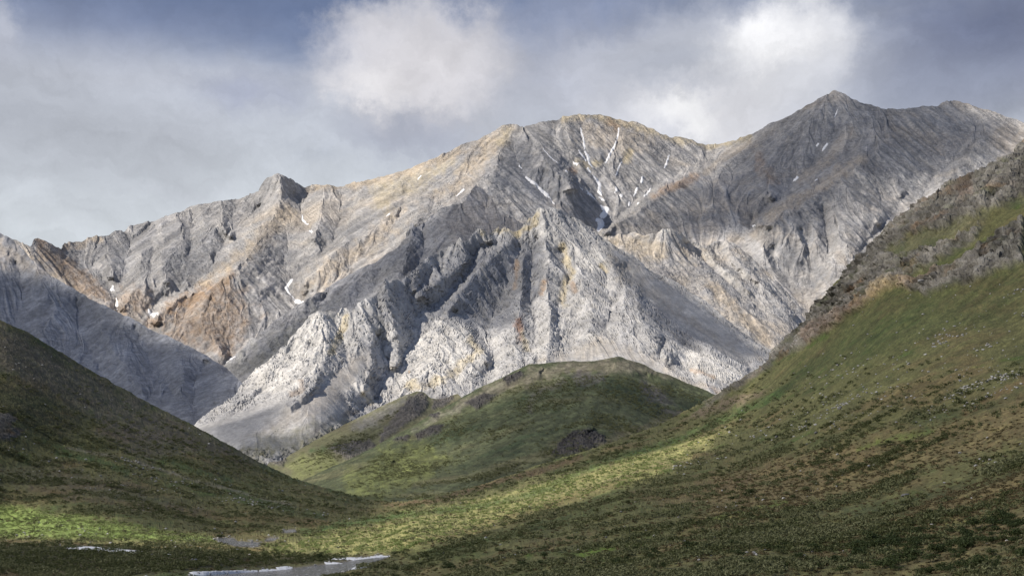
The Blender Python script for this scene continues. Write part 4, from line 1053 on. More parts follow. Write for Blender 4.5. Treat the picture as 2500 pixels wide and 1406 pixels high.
# ------------------------------------------------------------------ water
def mask_patch(L, poly, step, off, wob, seed, feather=1.0, wl=9.0, flat=None, line=None):
    """a thin sheet lying on layer L inside a polygon (or along a line with widths) traced in photo pixels"""
    if line is not None:
        p = line; pad = line[:, 2].max() + 3
    else: p = poly; pad = 4
    x = np.arange(p[:, 0].min() - pad, p[:, 0].max() + pad, step)
    y = np.arange(p[:, 1].min() - pad, p[:, 1].max() + pad, step)
    GX, GY = np.meshgrid(x, y); X_, Y_ = GX.ravel(), GY.ravel()
    if line is not None:
        d = np.full(X_.shape, -1e9)
        for (xa, ya, wa), (xb, yb_, wb) in zip(line[:-1], line[1:]):
            ex, ey = xb - xa, yb_ - ya
            t = np.clip(((X_ - xa) * ex + (Y_ - ya) * ey) / (ex * ex + ey * ey + 1e-9), 0, 1)
            d = np.maximum(d, (wa + (wb - wa) * t) * 0.5 - np.hypot(X_ - xa - t * ex, Y_ - ya - t * ey))
    else: d = sdf(p, X_, Y_)
    d = d + wob * 1.6 * fbm(np.stack([X_, Y_, X_ * 0], 1), wl, 3, seed, 0.6)
    W = L.sample(X_, Y_)
    nr, nc = GX.shape
    k = (d > 0).reshape(nr, nc)
    idx = np.arange(nr * nc).reshape(nr, nc)
    fk = (k[1:, :-1].astype(int) + k[1:, 1:] + k[:-1, :-1] + k[:-1, 1:]) >= 2
    if not fk.any(): return None
    f = np.stack([idx[:-1, :-1][fk], idx[1:, :-1][fk], idx[1:, 1:][fk], idx[:-1, 1:][fk]], 1)
    if flat is not None:
        W = L.at(X_, Y_, False)
        W[:, 2] = W[:, 2] + flat
    else:
        Wg = W.reshape(nr, nc, 3)
        n_ = np.cross(np.gradient(Wg, axis=0), np.gradient(Wg, axis=1)).reshape(-1, 3)
        n_ /= np.linalg.norm(n_, axis=1)[:, None] + 1e-9
        n_[n_[:, 2] < 0] *= -1
        thick = off * np.clip(0.25 + d / 3.0, 0.15, 1.0)
        W = W + n_ * thick[:, None]
    used = np.zeros(len(W), bool); used[f.ravel()] = True; mp = np.cumsum(used) - 1
    return W[used], mp[f]


mw = bpy.data.materials.new('water'); mw.use_nodes = True
N = NT(mw.node_tree)
out = N.n('ShaderNodeOutputMaterial'); b = N.n('ShaderNodeBsdfPrincipled')
b.inputs['Base Color'].default_value = (0.05, 0.055, 0.055, 1); b.inputs['Roughness'].default_value = 0.16
b.inputs['Specular IOR Level'].default_value = 0.6
geo = N.n('ShaderNodeNewGeometry')
n1 = N.noise(N.vmath('MULTIPLY', geo.outputs['Position'], (1.0, 0.45, 1.0)), 0.8, 5, 0.7, 0.5)
foam = N.ramp(n1.outputs['Fac'], 0.56, 0.70)
N.l(N.mix(foam, (0.05, 0.055, 0.055), (0.45, 0.46, 0.47)), b.inputs['Base Color'])
N.l(N.ramp(foam, 0, 1, 0.14, 0.7), b.inputs['Roughness'])
bp = N.n('ShaderNodeBump'); bp.inputs['Distance'].default_value = 0.45; N.l(n1.outputs['Fac'], bp.inputs['Height']); N.l(bp.outputs[0], b.inputs['Normal'])
N.l(b.outputs[0], out.inputs['Surface'])
for nm, s_ in WATER_PX:
    r_ = mask_patch(FG, pts(s_), 1.3, 0, 1.0, 3, flat=-0.24)
    if r_: obj('creek', make_mesh('creek', *r_), mw, kind='structure')

# pale ice shelves along the creek, and the pond of meltwater and ice
M_ice = simple_mat('river_ice', (0.66, 0.68, 0.70), 0.45, 0.12, 1.2, 0.05, 0.5)
M_snow = simple_mat('old_snow', (0.80, 0.80, 0.80), 0.7, 0.14, 9, 0.6, 0.3)


def snow_thing(L, line=None, poly=None, label='', group=None, step=1.15, off=1.5, wob=1.3, seed=1, mat=None, name='snow_patch', cat='snow patch'):
    r_ = mask_patch(L, pts(poly) if poly else None, step, off, wob, seed, line=np.array([[float(v) for v in q.split(',')] for q in line.split()]) if line else None, wl=7.0)
    if r_ is None: return
    V, f = r_
    c0 = V.mean(0); o = obj(name, make_mesh(name, V - c0, f), mat or M_snow, label=label, cat=cat, group=group)
    o.location = c0
    return o


ICE = [(ICE_PX[0], "long low white ice shelf along the left bank of the creek at the bottom"),
       (ICE_PX[1], "small white ice slab on the dark bank above the wide creek bend"),
       (ICE_PX[2], "thin white ice strip between the long shelf and the small slab on the creek"),
       (ICE_PX[3], "white ice edge on the far side of the creek bend under the sunlit willow slope"),
       (ICE_PX[4], "flat grey-white ice tongue in the middle of the creek bend"),
       (ICE_PX[5], "white ice rim where the creek meets the dark right-hand slope")]
for i, (pl, lb) in enumerate(ICE):
    snow_thing(FG, poly=pl, label=lb, group='ice shelves along the creek', off=0.4, wob=0.8, seed=900 + i, mat=M_ice, name='ice_shelf', cat='ice')
snow_thing(FG, poly=ICE_PX[6], label="bright white sheet of river ice among dark shrubs at the lower left", off=0.5, wob=1.0, seed=951, mat=M_ice, name='ice_sheet', cat='ice')
snow_thing(FG, poly=ICE_PX[7], label="tiny white ice strip just right of the dark boulder at the lower left", off=0.4, wob=0.5, seed=952, mat=M_ice, name='ice_sheet', cat='ice')

SNOW = [
    ("BR", "1417,316,2.5 1424,340,3 1427,365,3.5", "thin snow thread at the head of the main snow gully below the rounded summit"),
    ("BR", "1428,372,4 1436,385,6 1440,402,6 1447,413,4", "white snow fork in the upper middle of the bowl under the rounded summit"),
    ("BR", "1414,369,3 1424,383,4 1430,392,4", "slanting snow streak joining the snow fork from the left in the bowl"),
    ("BR", "1434,412,4 1441,420,3", "snow scrap directly below the snow fork in the bowl"),
    ("BR", "1447,428,3 1455,440,6 1463,452,7 1464,468,8 1469,477,4", "broad curving snow tongue in the lower part of the main bowl gully"),
    ("BR", "1463,480,2.5 1470,486,5 1477,491,2", "narrow snow wedge just under the curving snow tongue"),
    ("BR", "1468,500,4 1474,508,9 1484,511,9 1476,520,14 1470,528,8", "jagged snowfield half way down the foot of the bowl gully"),
    ("BR", "1456,537,6 1466,541,16 1468,550,15 1462,560,7", "lowest and largest snowfield, where the bowl gully leaves the cirque"),
    ("BR", "1511,312,1.8 1509,330,2.5 1507,341,2", "thin vertical snow thread under the rounded summit, right of the main gully"),
    ("BR", "1503,350,3 1498,362,5 1490,376,5 1484,388,6 1477,400,3", "long white snow streak right of the snow fork in the bowl"),
    ("BR", "1327,366,1.5 1345,385,2.5 1362,398,1.5", "hairline snow streak left of the bowl, on the grey upper slope"),
    ("BR", "1400,397,3 1409,403,4 1413,402,2", "small snow dash on the left wall of the bowl beside orange rock"),
    ("BR", "1382,416,3.5 1387,420,3", "tiny snow spot far left on the bowl's left wall"),
    ("BR", "1284,434,3 1297,447,6 1311,455,7 1325,469,7 1340,484,6 1352,499,2", "long diagonal snow ribbon down the grey face left of the bowl"),
    ("BR", "1268,408,4 1274,414,2.5", "small snow dot above the long diagonal snow ribbon"),
    ("BR", "1418,454,2 1425,460,1.5", "short thin snow scratch low on the bowl's left wall"),
    ("BR", "1431,463,2 1446,478,3.5 1453,484,1.5", "thin slanting snow line low on the bowl's left wall, beside the gully"),
    ("BR", "1518,395,2 1511,408,3 1503,430,3", "faint thin snow line running below the yellow stained rock in the bowl"),
    ("BR", "1502,463,3 1504,470,4 1500,477,2", "little snow lens below the faint snow line in the bowl"),
    ("BR", "1515,481,6 1516,485,5", "square little snow spot on the right half of the bowl"),
    ("BR", "1568,434,4 1567,443,5 1565,448,4", "upright snow patch in the third gully on the bowl's right side"),
    ("BR", "1556,460,4 1552,470,4 1547,480,3", "thin broken snow line below the upright snow patch"),
    ("BR", "1536,496,6 1536,500,6 1535,503,4", "small bright snow block low on the bowl's right side"),
    ("BR", "1588,462,3 1580,473,3.5 1572,481,2", "slanting snow strip on the far right of the bowl"),
    ("BR", "1634,378,3 1630,390,3 1626,402,4 1622,410,1.5", "isolated snow streak high on the slope right of the bowl"),
    ("BR", "1560,496,3 1557,499,2", "smallest snow fleck at the bowl's right foot"),
    ("BR", "2045,272,2.5 2041,280,5 2037,288,2", "small snow streak high up just below the sharp highest peak"),
    ("BR", "2019,353,5 2012,361,6 2008,366,3", "larger of the two snow flecks in the middle of the dark peak face"),
    ("BR", "1998,350,3 1994,354,4", "smaller snow fleck left of its neighbour in the middle of the dark peak face"),
    ("BR", "1948,433,3 1942,438,7 1937,442,3", "snow dash low in the long gully of the dark peak face"),
    ("BR", "1991,443,3.5 1994,441,3", "tiny snow dot right of the snow dash in the dark peak face's long gully"),
    ("BR", "1838,552,5 1843,551,3", "tiny white snow dot at the bottom end of the dark face's long gully"),
    ("BR", "738,525,1.5 739,537,4 746,545,5 752,548,3", "zigzag snow thread in the gully right of the round rock knob"),
    ("BR", "756,566,3 761,568,7 766,566,2", "small snow tip in the gully below the zigzag snow thread"),
    ("BR", "713,683,5 706,694,6 698,704,7 705,716,4 714,726,5 722,736,9 732,738,10 738,735,4", "bent white snow ribbon deep in the valley left of the central crags"),
    ("BR", "274,697,4 273,703,8 277,706,4", "upper of the two little snow spots in the narrow gully at the far left"),
    ("BR", "288,734,4 287,746,6 284,757,3", "lower of the two little snow spots in the narrow gully at the far left"),
    ("BR", "363,755,4 367,764,9 376,771,9 386,766,5", "curved snow patch at the foot of the brown spur on the left"),
    ("BR", "1132,462,3 1120,472,4 1112,480,2", "slanted snow sliver on the tan slope left of the mountain's middle spur"),
    ("BR", "1028,429,3 1021,437,2.5", "small snow sliver near the left skyline of the main mountain"),
    ("BR", "953,523,3 945,530,2", "tiny snow sliver on the grey slope above the diagonal spur"),
    ("S", "556,883,5 566,878,5 574,873,2", "small snow remnant at the very bottom of the left ravine"),
]
LY = {'BR': BR, 'S': S, 'C': C}
for i, (ly, ln, lb) in enumerate(SNOW):
    snow_thing(LY[ly], line=ln, label=lb, group='snow patches left in the gullies', off=2.0, wob=1.35, seed=800 + i)


# ------------------------------------------------------------------ boulders
def rock_mesh(seed, cuts=2, flat=0.75):
    import bmesh
    bm = bmesh.new(); bmesh.ops.create_icosphere(bm, subdivisions=cuts, radius=0.5)
    v = np.array([q.co for q in bm.verts])
    rr2 = np.random.default_rng(seed)
    for _ in range(9):       # cleave planes off a ball
        d_ = rr2.normal(size=3); d_ /= np.linalg.norm(d_); h_ = rr2.uniform(0.22, 0.4)
        t_ = v @ d_ - h_
        v = v - np.outer(np.maximum(t_, 0), d_)
    v = v * (1 + 0.10 * fbm(v, 0.4, 3, seed))[:, None]
    v *= np.array([1.0, 0.85, flat]); v[:, 2] += 0.24 * flat
    for q, w_ in zip(bm.verts, v): q.co = w_
    me = bpy.data.meshes.new('boulder'); bm.to_mesh(me); bm.free()
    return me


ROCKM = [simple_mat('pale_stone', (0.34, 0.335, 0.325), 0.9, 0.35, 0.5, 0.06, 0.3, 0.25), simple_mat('dark_stone', (0.13, 0.13, 0.128), 0.9, 0.35, 0.5, 0.06, 0.3, 0.2)]
RM = [[], []]
for k in range(2):
    for q in range(6):
        me = rock_mesh(40 + q + 9 * k, 3 if q < 2 else 2, 0.6 + 0.07 * q); me.materials.append(ROCKM[k]); RM[k].append(me)


def put(me, name, x, y, wpx, label, cat, group, sink=0.1, stretch=1.0, rz=None, L=FG):
    o = bpy.data.objects.new(name, me); COL.objects.link(o)
    w = L.sample(np.array([float(x)]), np.array([float(y)]))[0]
    s_ = wpx * w[1] / F
    o.location = (w[0], w[1], w[2] - sink * s_); o.scale = (s_, s_, s_ * stretch)
    o.rotation_euler = (0, 0, random.uniform(0, 6.28) if rz is None else rz)
    o['label'] = label; o['category'] = cat
    if group: o['group'] = group
    return o


put(RM[0][0], 'boulder', 581, 1347, 21, "large pale rounded boulder on the grass beside the creek at the lower left", 'boulder', None, 0.1, 1.25, 0.4)
put(RM[1][1], 'boulder', 372, 1355, 13, "dark boulder standing at the right end of the ice sheet at the lower left", 'boulder', None, 0.1, 1.1)
put(RM[0][3], 'boulder', 575, 1273, 8, "small white boulder alone on the shaded brown foot of the left hillside", 'boulder', None)
put(RM[0][2], 'boulder', 1186, 1309, 9, "white boulder alone in the shade just below the sunlit strip", 'boulder', None)
put(RM[1][0], 'boulder', 2212, 1203, 26, "dark grey boulder beside shrubs on the lower right slope", 'boulder', None, 0.15, 0.8)
put(RM[0][1], 'boulder', 2214, 972, 14, "pale block boulder highest in the stony patch on the right slope", 'boulder', None)
put(RM[0][4], 'boulder', 2344, 931, 11, "white flat boulder near the right edge, above the stony patch", 'boulder', None)
put(RM[1][4], 'boulder', 2050, 996, 12, "grey pointed boulder left in the stony patch on the right slope", 'boulder', None, 0.1, 1.3)
put(RM[1][2], 'boulder', 1896, 1068, 10, "grey pointed boulder standing alone on the mid right slope", 'boulder', None, 0.1, 1.3)
put(RM[1][5], 'boulder', 1993, 1058, 12, "bluish grey boulder with dark base on the mid right slope", 'boulder', None)
put(RM[0][5], 'boulder', 2256, 696, 20, "long pale slab boulder on grass below the orange cliff", 'boulder', None, 0.15, 0.6, 0.2)
put(RM[0][2], 'boulder', 1960, 1373, 8, "small blue-grey stone near the bottom edge right of centre", 'boulder', None)
put(RM[1][3], 'boulder', 2385, 1220, 14, "flat dark stone half buried among shrubs near the right edge", 'boulder', None, 0.3, 0.5)
zones = [("2000,960 2100,935 2250,950 2350,900 2500,880 2500,960 2300,1000 2100,1020 1950,1050 1900,1010", 70, 5.0, "pale stone in the stony patch on the right slope", 'pale stones on the right slope'),
         ("1700,1100 1900,1010 2050,980 2150,1010 1950,1070 1800,1110 1640,1140", 50, 4.5, "pale stone below the stony patch on the mid right slope", 'pale stones on the mid right slope'),
         ("1950,930 2150,850 2350,760 2500,700 2500,880 2300,920 2100,940", 50, 4.0, "pale stone scattered on the green upper right slope", 'pale stones on the upper right slope'),
         ("0,1090 200,1110 450,1170 700,1235 640,1250 400,1200 0,1160", 50, 3.6, "pale stone strewn across the left hillside", 'pale stones on the left hillside'),
         ("0,1308 240,1316 500,1326 640,1345 480,1345 240,1330 0,1322", 40, 3.0, "pale stone on the sunlit flat at the lower left", 'pale stones on the sunlit flat'),
         ("0,1340 400,1360 860,1352 900,1366 600,1384 300,1400 0,1400", 30, 3.0, "small pale stone on the dark shrubby flat by the creek", 'pale stones by the creek')]
for zp, cnt, sz, lb, gr in zones:
    p = pts(zp); k = 0
    while k < cnt:
        x = random.uniform(p[:, 0].min(), p[:, 0].max()); y = random.uniform(p[:, 1].min(), p[:, 1].max())
        if sdf(p, np.array([x]), np.array([y]))[0] < 0: continue
        k += 1
        q_ = random.choice([0.6, 0.75, 0.9, 1.0, 1.3, 1.7]); lb_ = ('tiny ' if q_ < 0.8 else 'small ' if q_ < 1.2 else 'larger ') + (lb[6:] if lb.startswith('small ') else lb)
        put(RM[0][2 + k % 4], 'stone', x, y, sz * q_, lb_, 'stone', gr, 0.15, random.uniform(0.6, 1.0))


# ------------------------------------------------------------------ scatter: geometry-node instances on points
def scatter(name, P, scale, yaw, inst, mat_idx=None, label=None, tilt=None):
    me = bpy.data.meshes.new(name); me.vertices.add(len(P)); me.vertices.foreach_set('co', np.ascontiguousarray(P, np.float32).ravel())
    for nm, arr in (('sc', scale), ('yaw', yaw), ('pick', rng.integers(0, len(inst), len(P)).astype(np.float32))):
        a = me.attributes.new(nm, 'FLOAT', 'POINT'); a.data.foreach_set('value', np.ascontiguousarray(arr, np.float32))
    o = obj(name, me, None, kind='stuff', label=label)
    g = bpy.data.node_groups.new(name, 'GeometryNodeTree')
    g.interface.new_socket('Geometry', in_out='INPUT', socket_type='NodeSocketGeometry')
    g.interface.new_socket('Geometry', in_out='OUTPUT', socket_type='NodeSocketGeometry')
    gi = g.nodes.new('NodeGroupInput'); go = g.nodes.new('NodeGroupOutput')
    join = g.nodes.new('GeometryNodeJoinGeometry')
    na = {}
    for nm in ('sc', 'yaw', 'pick'):
        n_ = g.nodes.new('GeometryNodeInputNamedAttribute'); n_.data_type = 'FLOAT'; n_.inputs['Name'].default_value = nm; na[nm] = n_.outputs[0]
    comb = g.nodes.new('ShaderNodeCombineXYZ'); g.links.new(na['yaw'], comb.inputs[2])
    e2r = g.nodes.new('FunctionNodeEulerToRotation'); g.links.new(comb.outputs[0], e2r.inputs[0])
    for k, m_ in enumerate(inst):
        # each instance mesh is stored in a small mesh object read by the node tree
        oi = g.nodes.new('GeometryNodeObjectInfo'); oi.inputs['Object'].default_value = m_; oi.inputs['As Instance'].default_value = True
        cmp_ = g.nodes.new('FunctionNodeCompare'); cmp_.data_type = 'FLOAT'; cmp_.operation = 'EQUAL'
        g.links.new(na['pick'], cmp_.inputs[0]); cmp_.inputs[1].default_value = float(k); cmp_.inputs['Epsilon'].default_value = 0.1
        ip = g.nodes.new('GeometryNodeInstanceOnPoints')
        g.links.new(gi.outputs[0], ip.inputs['Points']); g.links.new(cmp_.outputs[0], ip.inputs['Selection'])
        g.links.new(oi.outputs['Geometry'], ip.inputs['Instance']); g.links.new(e2r.outputs[0], ip.inputs['Rotation']); g.links.new(na['sc'], ip.inputs['Scale'])
        g.links.new(ip.outputs[0], join.inputs[0])
    g.links.new(join.outputs[0], go.inputs[0])
    md = o.modifiers.new('scatter', 'NODES'); md.node_group = g
    return o


def leaf_mat(name, rgb, rgb2, spec=0.25):
    m = bpy.data.materials.new(name); m.use_nodes = True
    N = NT(m.node_tree)
    out = N.n('ShaderNodeOutputMaterial'); b = N.n('ShaderNodeBsdfPrincipled')
    b.inputs['Roughness'].default_value = 0.65; b.inputs['Specular IOR Level'].default_value = spec
    oi = N.n('ShaderNodeObjectInfo'); geo = N.n('ShaderNodeNewGeometry')
    n1 = N.noise(geo.outputs['Position'], 0.09, 3, 0.5)
    mx = N.math('ADD', N.math('MULTIPLY', oi.outputs['Random'], 0.5), N.ramp(n1.outputs['Fac'], 0.35, 0.65, 0, 0.5))
    col = N.mix(mx, rgb, rgb2)
    n2 = N.noise(geo.outputs['Position'], 4.0, 2, 0.5)
    v = N.ramp(n2.outputs['Fac'], 0.3, 0.7, 0.7, 1.3, smooth=False)
    c = N.n('ShaderNodeCombineXYZ')
    for i in range(3): N.l(v, c.inputs[i])
    N.l(N.mix(1.0, col, c.outputs[0], 'MULTIPLY'), b.inputs['Base Color'])
    tl = N.n('ShaderNodeBsdfTranslucent'); N.l(col, tl.inputs[0])
    mxs = N.n('ShaderNodeMixShader'); mxs.inputs[0].default_value = 0.25
    N.l(b.outputs[0], mxs.inputs[1]); N.l(tl.outputs[0], mxs.inputs[2]); N.l(mxs.outputs[0], out.inputs['Surface'])
    return m


def bush_mesh(name, seed, n_leaf, leaf, stems=True, h=0.8, spread=0.5):
    """leaves as small bent quads over several lobes, with a few stems"""
    r3 = np.random.default_rng(seed)
    lobes = [(r3.uniform(-spread, spread) * 0.6, r3.uniform(-spread, spread) * 0.6, r3.uniform(0.35, 0.8) * h, r3.uniform(0.18, 0.32)) for _ in range(7)]
    V = []; Fc = []
    for i in range(n_leaf):
        lx, ly, lz, lr = lobes[r3.integers(len(lobes))]
        d_ = r3.normal(size=3); d_ /= np.linalg.norm(d_); d_[2] = abs(d_[2]) * 0.9 - 0.25
        c_ = np.array([lx, ly, lz]) + d_ * lr * r3.uniform(0.6, 1.15)
        c_[2] = max(c_[2], 0.02)
        a_ = r3.normal(size=3); a_ /= np.linalg.norm(a_); b_ = np.cross(a_, d_ + 0.4 * r3.normal(size=3)); b_ /= np.linalg.norm(b_) + 1e-6
        s_ = leaf * r3.uniform(0.6, 1.3); k = len(V)
        V += [c_ - a_ * s_, c_ + b_ * s_ * 0.5, c_ + a_ * s_, c_ - b_ * s_ * 0.5]
        Fc.append((k, k + 1, k + 2, k + 3))
    if stems:
        for lx, ly, lz, lr in lobes[:4]:
            k = len(V); V += [np.array(q) for q in ((-.02, 0, -.1), (.02, 0, -.1), (lx + .01, ly, lz), (lx - .01, ly, lz))]; Fc.append((k, k + 1, k + 2, k + 3))
    return make_mesh(name, np.array(V), np.array(Fc), smooth_=False)


M_willow = leaf_mat('willow_leaves', (0.11, 0.122, 0.052), (0.17, 0.175, 0.09))
M_bush = leaf_mat('bush_leaves', (0.034, 0.050, 0.016), (0.060, 0.080, 0.026))
M_dark = leaf_mat('birch_leaves', (0.060, 0.072, 0.026), (0.095, 0.105, 0.040))
M_lit = leaf_mat('sunlit_tint_leaves', (0.18, 0.23, 0.075), (0.26, 0.30, 0.12))  # willow leaves in a brighter copy, sunlight put into the colour
M_dry = leaf_mat('dry_tussock', (0.15, 0.115, 0.06), (0.105, 0.095, 0.045))


def hidden_proto(name, me, mat):
    """source meshes of the ground cover, standing behind the camera on the ground"""
    me.materials.append(mat)
    o = bpy.data.objects.new(name, me); COL.objects.link(o)
    o.location = (rng.uniform(-3, 3), -30, -20.5); o['kind'] = 'stuff'
    o.scale = (1, 1, 1)
    return o


cover_w = [hidden_proto('shrub_cover', bush_mesh('cover', 200 + i, 46, 0.13, False, 0.62, 0.8), M_willow) for i in range(3)]
cover_d = [hidden_proto('shrub_cover', bush_mesh('cover', 210 + i, 46, 0.12, False, 0.55, 0.8), M_dark) for i in range(3)]
cover_l = [hidden_proto('shrub_cover', bush_mesh('cover', 220 + i, 46, 0.13, False, 0.62, 0.8), M_lit) for i in range(3)]
tuss = [hidden_proto('tussock', bush_mesh('cover', 230 + i, 40, 0.16, False, 0.3, 0.7), M_dry) for i in range(2)]
stone_p = []
for q in range(3):
    me = rock_mesh(90 + q, 1, 0.6); stone_p.append(hidden_proto('stone_cover', me, ROCKM[0]))


def zone_points(n, dens, ymin=700, seed=0):
    """points spread evenly over the ground in view, kept with probability dens(x, y)"""
    rz = np.random.default_rng(seed)
    # draw in photo space weighted so that ground density is roughly level but thins with distance
    n = int(n * 1.35); x = rz.uniform(-480, 3060, n); y = rz.uniform(ymin, 1440, n)
    yc = np.interp(x, FG.x.reshape(FG.shp)[0], FG.y.reshape(FG.shp)[0])
    ok = y > yc + 3
    x, y = x[ok], y[ok]
    p = dens(x, y)
    k = rz.uniform(0, 1, len(x)) < p
    return x[k], y[k]


def fb(x, y, wl, seed, st=(1, 1, 1), oct_=3):
    W = FG.at(x, y, False)
    return fbm(W, wl, oct_, seed, 0.55, 0, st)


RK = FG_rock = rockc.reshape(FG.shp)
def rock_at(x, y):
    xs_ = FG.x.reshape(FG.shp)[0]; ys_ = FG.y.reshape(FG.shp)[0]
    gx_ = np.interp(x, xs_, np.arange(len(xs_))); gy_ = (y - np.interp(x, xs_, ys_)) / FG.dy
    return bilin(RK, gx_, gy_)
CV = carve.reshape(FG.shp)
def carve_at(x, y):
    xs_ = FG.x.reshape(FG.shp)[0]; ys_ = FG.y.reshape(FG.shp)[0]
    gx_ = np.interp(x, xs_, np.arange(len(xs_))); gy_ = (y - np.interp(x, xs_, ys_)) / FG.dy
    return bilin(CV, gx_, gy_)


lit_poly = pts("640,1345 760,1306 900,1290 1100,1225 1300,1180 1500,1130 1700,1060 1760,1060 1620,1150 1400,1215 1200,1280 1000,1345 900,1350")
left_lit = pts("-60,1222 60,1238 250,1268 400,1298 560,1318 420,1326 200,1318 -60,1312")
dry1 = pts("1750,1150 2100,1080 2500,960 2560,1060 2300,1130 2100,1200 1900,1260 1700,1330 1560,1390 1700,1260")
dry2 = pts("2100,1300 2300,1200 2500,1130 2560,1200 2400,1260 2250,1310 2050,1380 1900,1390")
dark1 = pts("2280,1310 2560,1220 2560,1430 2050,1430 2150,1350")
dark2 = pts("-60,1322 300,1335 500,1345 780,1352 900,1370 700,1378 420,1390 -60,1400")


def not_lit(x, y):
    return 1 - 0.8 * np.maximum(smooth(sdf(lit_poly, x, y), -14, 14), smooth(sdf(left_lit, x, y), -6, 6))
def d_willow(x, y):
    b_ = smooth(fb(x, y, 22, 500, (1.8, 1, 1)), 0.0, 0.22)
    p = 0.75 * b_ * (1 - 0.8 * smooth(sdf(dry1, x, y), -20, 20)) * (1 - 0.8 * smooth(sdf(dry2, x, y), -15, 15))
    p *= smooth(y, 880, 1150) * (1 - 0.85 * smooth(sdf(dark1, x, y), -30, 10))
    return p * (1 - rock_at(x, y)) * (carve_at(x, y) < 0.02) * not_lit(x, y)
def d_dark(x, y):
    b_ = smooth(fb(x, y, 20, 520, (2.2, 1, 1)), 0.05, 0.25)
    p = 0.55 * b_ * smooth(y, 850, 1100)
    p *= 1 - 0.85 * smooth(sdf(dark1, x, y), -30, 10); p = np.maximum(p, 0.8 * smooth(sdf(dark2, x, y), -5, 5))
    return p * (1 - rock_at(x, y)) * (carve_at(x, y) < 0.02) * not_lit(x, y)
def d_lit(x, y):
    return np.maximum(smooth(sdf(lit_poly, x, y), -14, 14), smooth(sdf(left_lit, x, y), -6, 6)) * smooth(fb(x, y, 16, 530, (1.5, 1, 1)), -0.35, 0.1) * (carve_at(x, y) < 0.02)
def d_dry(x, y):
    p = np.maximum(smooth(sdf(dry1, x, y), -30, 30), smooth(sdf(dry2, x, y), -20, 20)) * 0.8 + 0.25
    return p * (1 - rock_at(x, y)) * smooth(y, 950, 1250) * (carve_at(x, y) < 0.02)
def d_stone(x, y):
    st_ = smooth(fb(x, y, 26, 540, (1.5, 1, 1)), 0.06, 0.32)
    p = 0.06 + 0.0 * x
    for z_ in zones[:5]: p = np.maximum(p, 0.8 * smooth(sdf(pts(z_[0]), x, y), -40, 20))
    p = np.maximum(p, 0.9 * smooth(40 - np.abs(y - np.interp(x, [160, 360, 600, 760], [1092, 1135, 1205, 1240])) * 4, 0, 30) * (x < 800) * (x > 100))
    cv = carve_at(x, y)
    p = np.maximum(p * (0.05 + 1.2 * st_), 0.95 * (cv > 0.02))
    return p * (cv < 0.75)


def run_scatter(name, n, dens, inst, s0, s1, far_gain, seed, label, ymin=800, sink=0.05):
    x, y = zone_points(n, dens, ymin, seed)
    W = FG.sample(x, y)
    rz = np.random.default_rng(seed + 1)
    s_ = rz.uniform(s0, s1, len(x)) * (W[:, 1] / 300.0) ** far_gain
    W[:, 2] -= sink * s_
    return scatter(name, W, s_, rz.uniform(0, 6.28, len(x)), inst, label=label)


run_scatter('willow_cover', 90000, d_willow, cover_w, 0.8, 2.1, 0.45, 1001, 'low grey-green willow scrub covering the slopes')
run_scatter('birch_cover', 70000, d_dark, cover_d, 0.8, 2.1, 0.45, 1002, 'dark dwarf birch scrub covering the lower slopes')
run_scatter('sunlit_tint_willow', 60000, d_lit, cover_l, 0.8, 1.6, 0.45, 1003, 'fresh green willow scrub, leaves tinted brighter for the sunlit strips')
run_scatter('tussock_grass', 60000, d_dry, tuss, 0.5, 1.1, 0.45, 1004, 'brown tussock grass between the scrub')
run_scatter('scattered_stones', 42000, d_stone, stone_p, 0.3, 1.15, 0.75, 1005, 'small pale stones scattered over the slopes', ymin=560, sink=0.0)

def hill_scatter(name, L, n, inst, s0, s1, seed, label, poly, omask):
    rz = np.random.default_rng(seed); p = pts(poly)
    x = rz.uniform(p[:, 0].min(), p[:, 0].max(), n); y = rz.uniform(p[:, 1].min(), p[:, 1].max(), n)
    W = L.sample(x, y)
    k = (sdf(p, x, y) > 0) & (rz.uniform(0, 1, n) < 0.9 * smooth(fbm(W, 70, 4, seed, 0.6), -0.05, 0.2) + 0.05)
    W = W[k]; s_ = rz.uniform(s0, s1, len(W)); W[:, 2] -= 0.1
    return scatter(name, W, s_, rz.uniform(0, 6.28, len(W)), inst, label=label)


hill_scatter('hill_scrub', M1, 22000, cover_w, 1.6, 3.6, 2001, 'dark green scrub in patches over the green hill', "840,1170 960,1085 1080,1030 1250,950 1400,905 1600,930 1740,975 1600,1060 1400,1120 1200,1190 1000,1230 880,1215", None)
hill_scatter('ridge_scrub', M2, 6000, cover_w, 1.6, 3.4, 2002, 'pale green scrub on the ridge behind the green hill', "700,1125 780,1082 880,1040 980,1000 930,1060 850,1120 780,1170 740,1160", None)

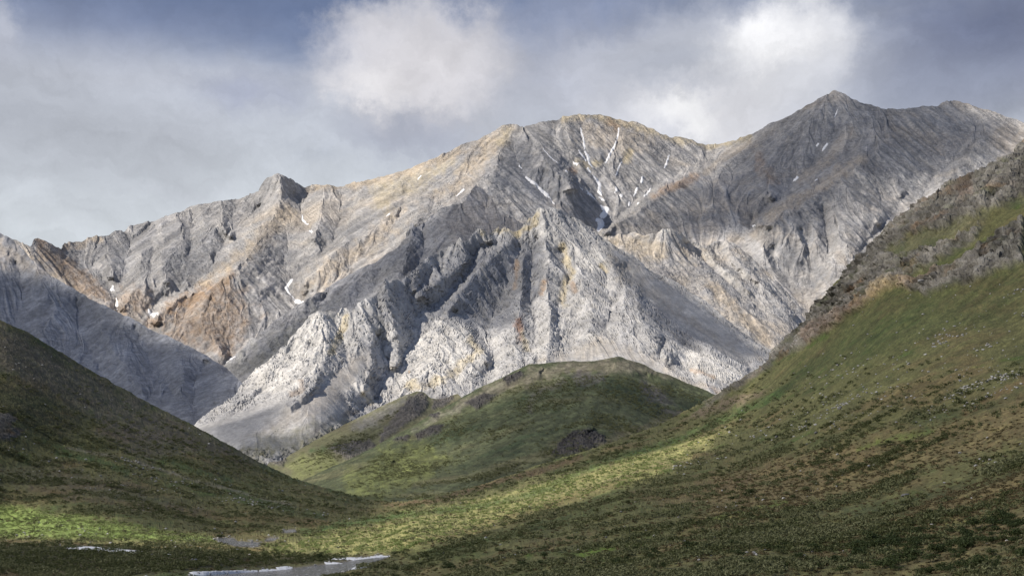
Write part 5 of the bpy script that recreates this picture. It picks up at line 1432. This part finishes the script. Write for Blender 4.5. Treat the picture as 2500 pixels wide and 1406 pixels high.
# ------------------------------------------------------------------ single willow and birch bushes close enough to tell apart
BUSH = []
for q in range(5):
    me = bush_mesh('shrub', 300 + q, 420, 0.055, True, 0.8, 0.55); me.materials.append(M_willow if q < 2 else M_bush); BUSH.append(me)
put(BUSH[0], 'shrub', 2197, 1052, 30, "round pale grey-green willow bush alone on the right slope", 'shrub', None, 0.05, 0.8)
put(BUSH[2], 'shrub', 780, 1366, 24, "dark bush standing on the creek bank at the end of the shrubby flat", 'shrub', None, 0.05, 1.0)
put(BUSH[3], 'shrub', 540, 1310, 34, "low dark bush overhanging the small creek reach below the left hillside", 'shrub', None, 0.1, 0.45)
put(BUSH[1], 'shrub', 8, 1400, 30, "pale willow bush cut by the left edge at the bottom corner", 'shrub', None, 0.05, 1.3)
bz = [("2080,1330 2200,1320 2330,1290 2500,1250 2500,1400 2080,1400", 120, 44, (2, 3, 4), "dark bush in the dense thicket at the lower right corner", 'thicket of dark bushes at the lower right'),
      ("1500,1340 1700,1330 1900,1330 2060,1360 2060,1400 1500,1400", 50, 34, (0, 2, 3), "dark bush on the brown slope along the bottom right of centre", 'bushes along the bottom right of centre'),
      ("1000,1370 1200,1340 1450,1300 1500,1390 1000,1398", 44, 25, (0, 1, 4), "grey-green willow bush along the bottom centre", 'willow bushes along the bottom centre'),
      ("1700,1230 2000,1150 2200,1060 2300,1080 2100,1160 1900,1230 1750,1260", 36, 25, (0, 1, 2), "grey-green bush in the band across the middle of the right slope", 'bushes across the middle of the right slope'),
      ("600,1355 780,1358 790,1368 600,1378 300,1380 100,1370 100,1350", 26, 12, (2, 3), "low dark bush on the shaded flat by the creek", 'bushes on the shaded flat')]
for zp, cnt, sz, ids, lb, gr in bz:
    p = pts(zp); k = 0
    while k < cnt:
        x = random.uniform(p[:, 0].min(), p[:, 0].max()); y = random.uniform(p[:, 1].min(), p[:, 1].max())
        if sdf(p, np.array([x]), np.array([y]))[0] < 0 or carve_at(np.array([x]), np.array([y]))[0] > 0.02: continue
        k += 1
        q_ = random.choice([0.6, 0.75, 0.9, 1.1, 1.3]); lb_ = ('small ' if q_ < 0.8 else 'medium ' if q_ < 1.2 else 'large ') + (lb[4:] if lb.startswith('low ') else lb)
        put(BUSH[random.choice(ids)], 'shrub', x, y, sz * q_, lb_, 'shrub', gr, 0.06, random.uniform(0.6, 0.85))
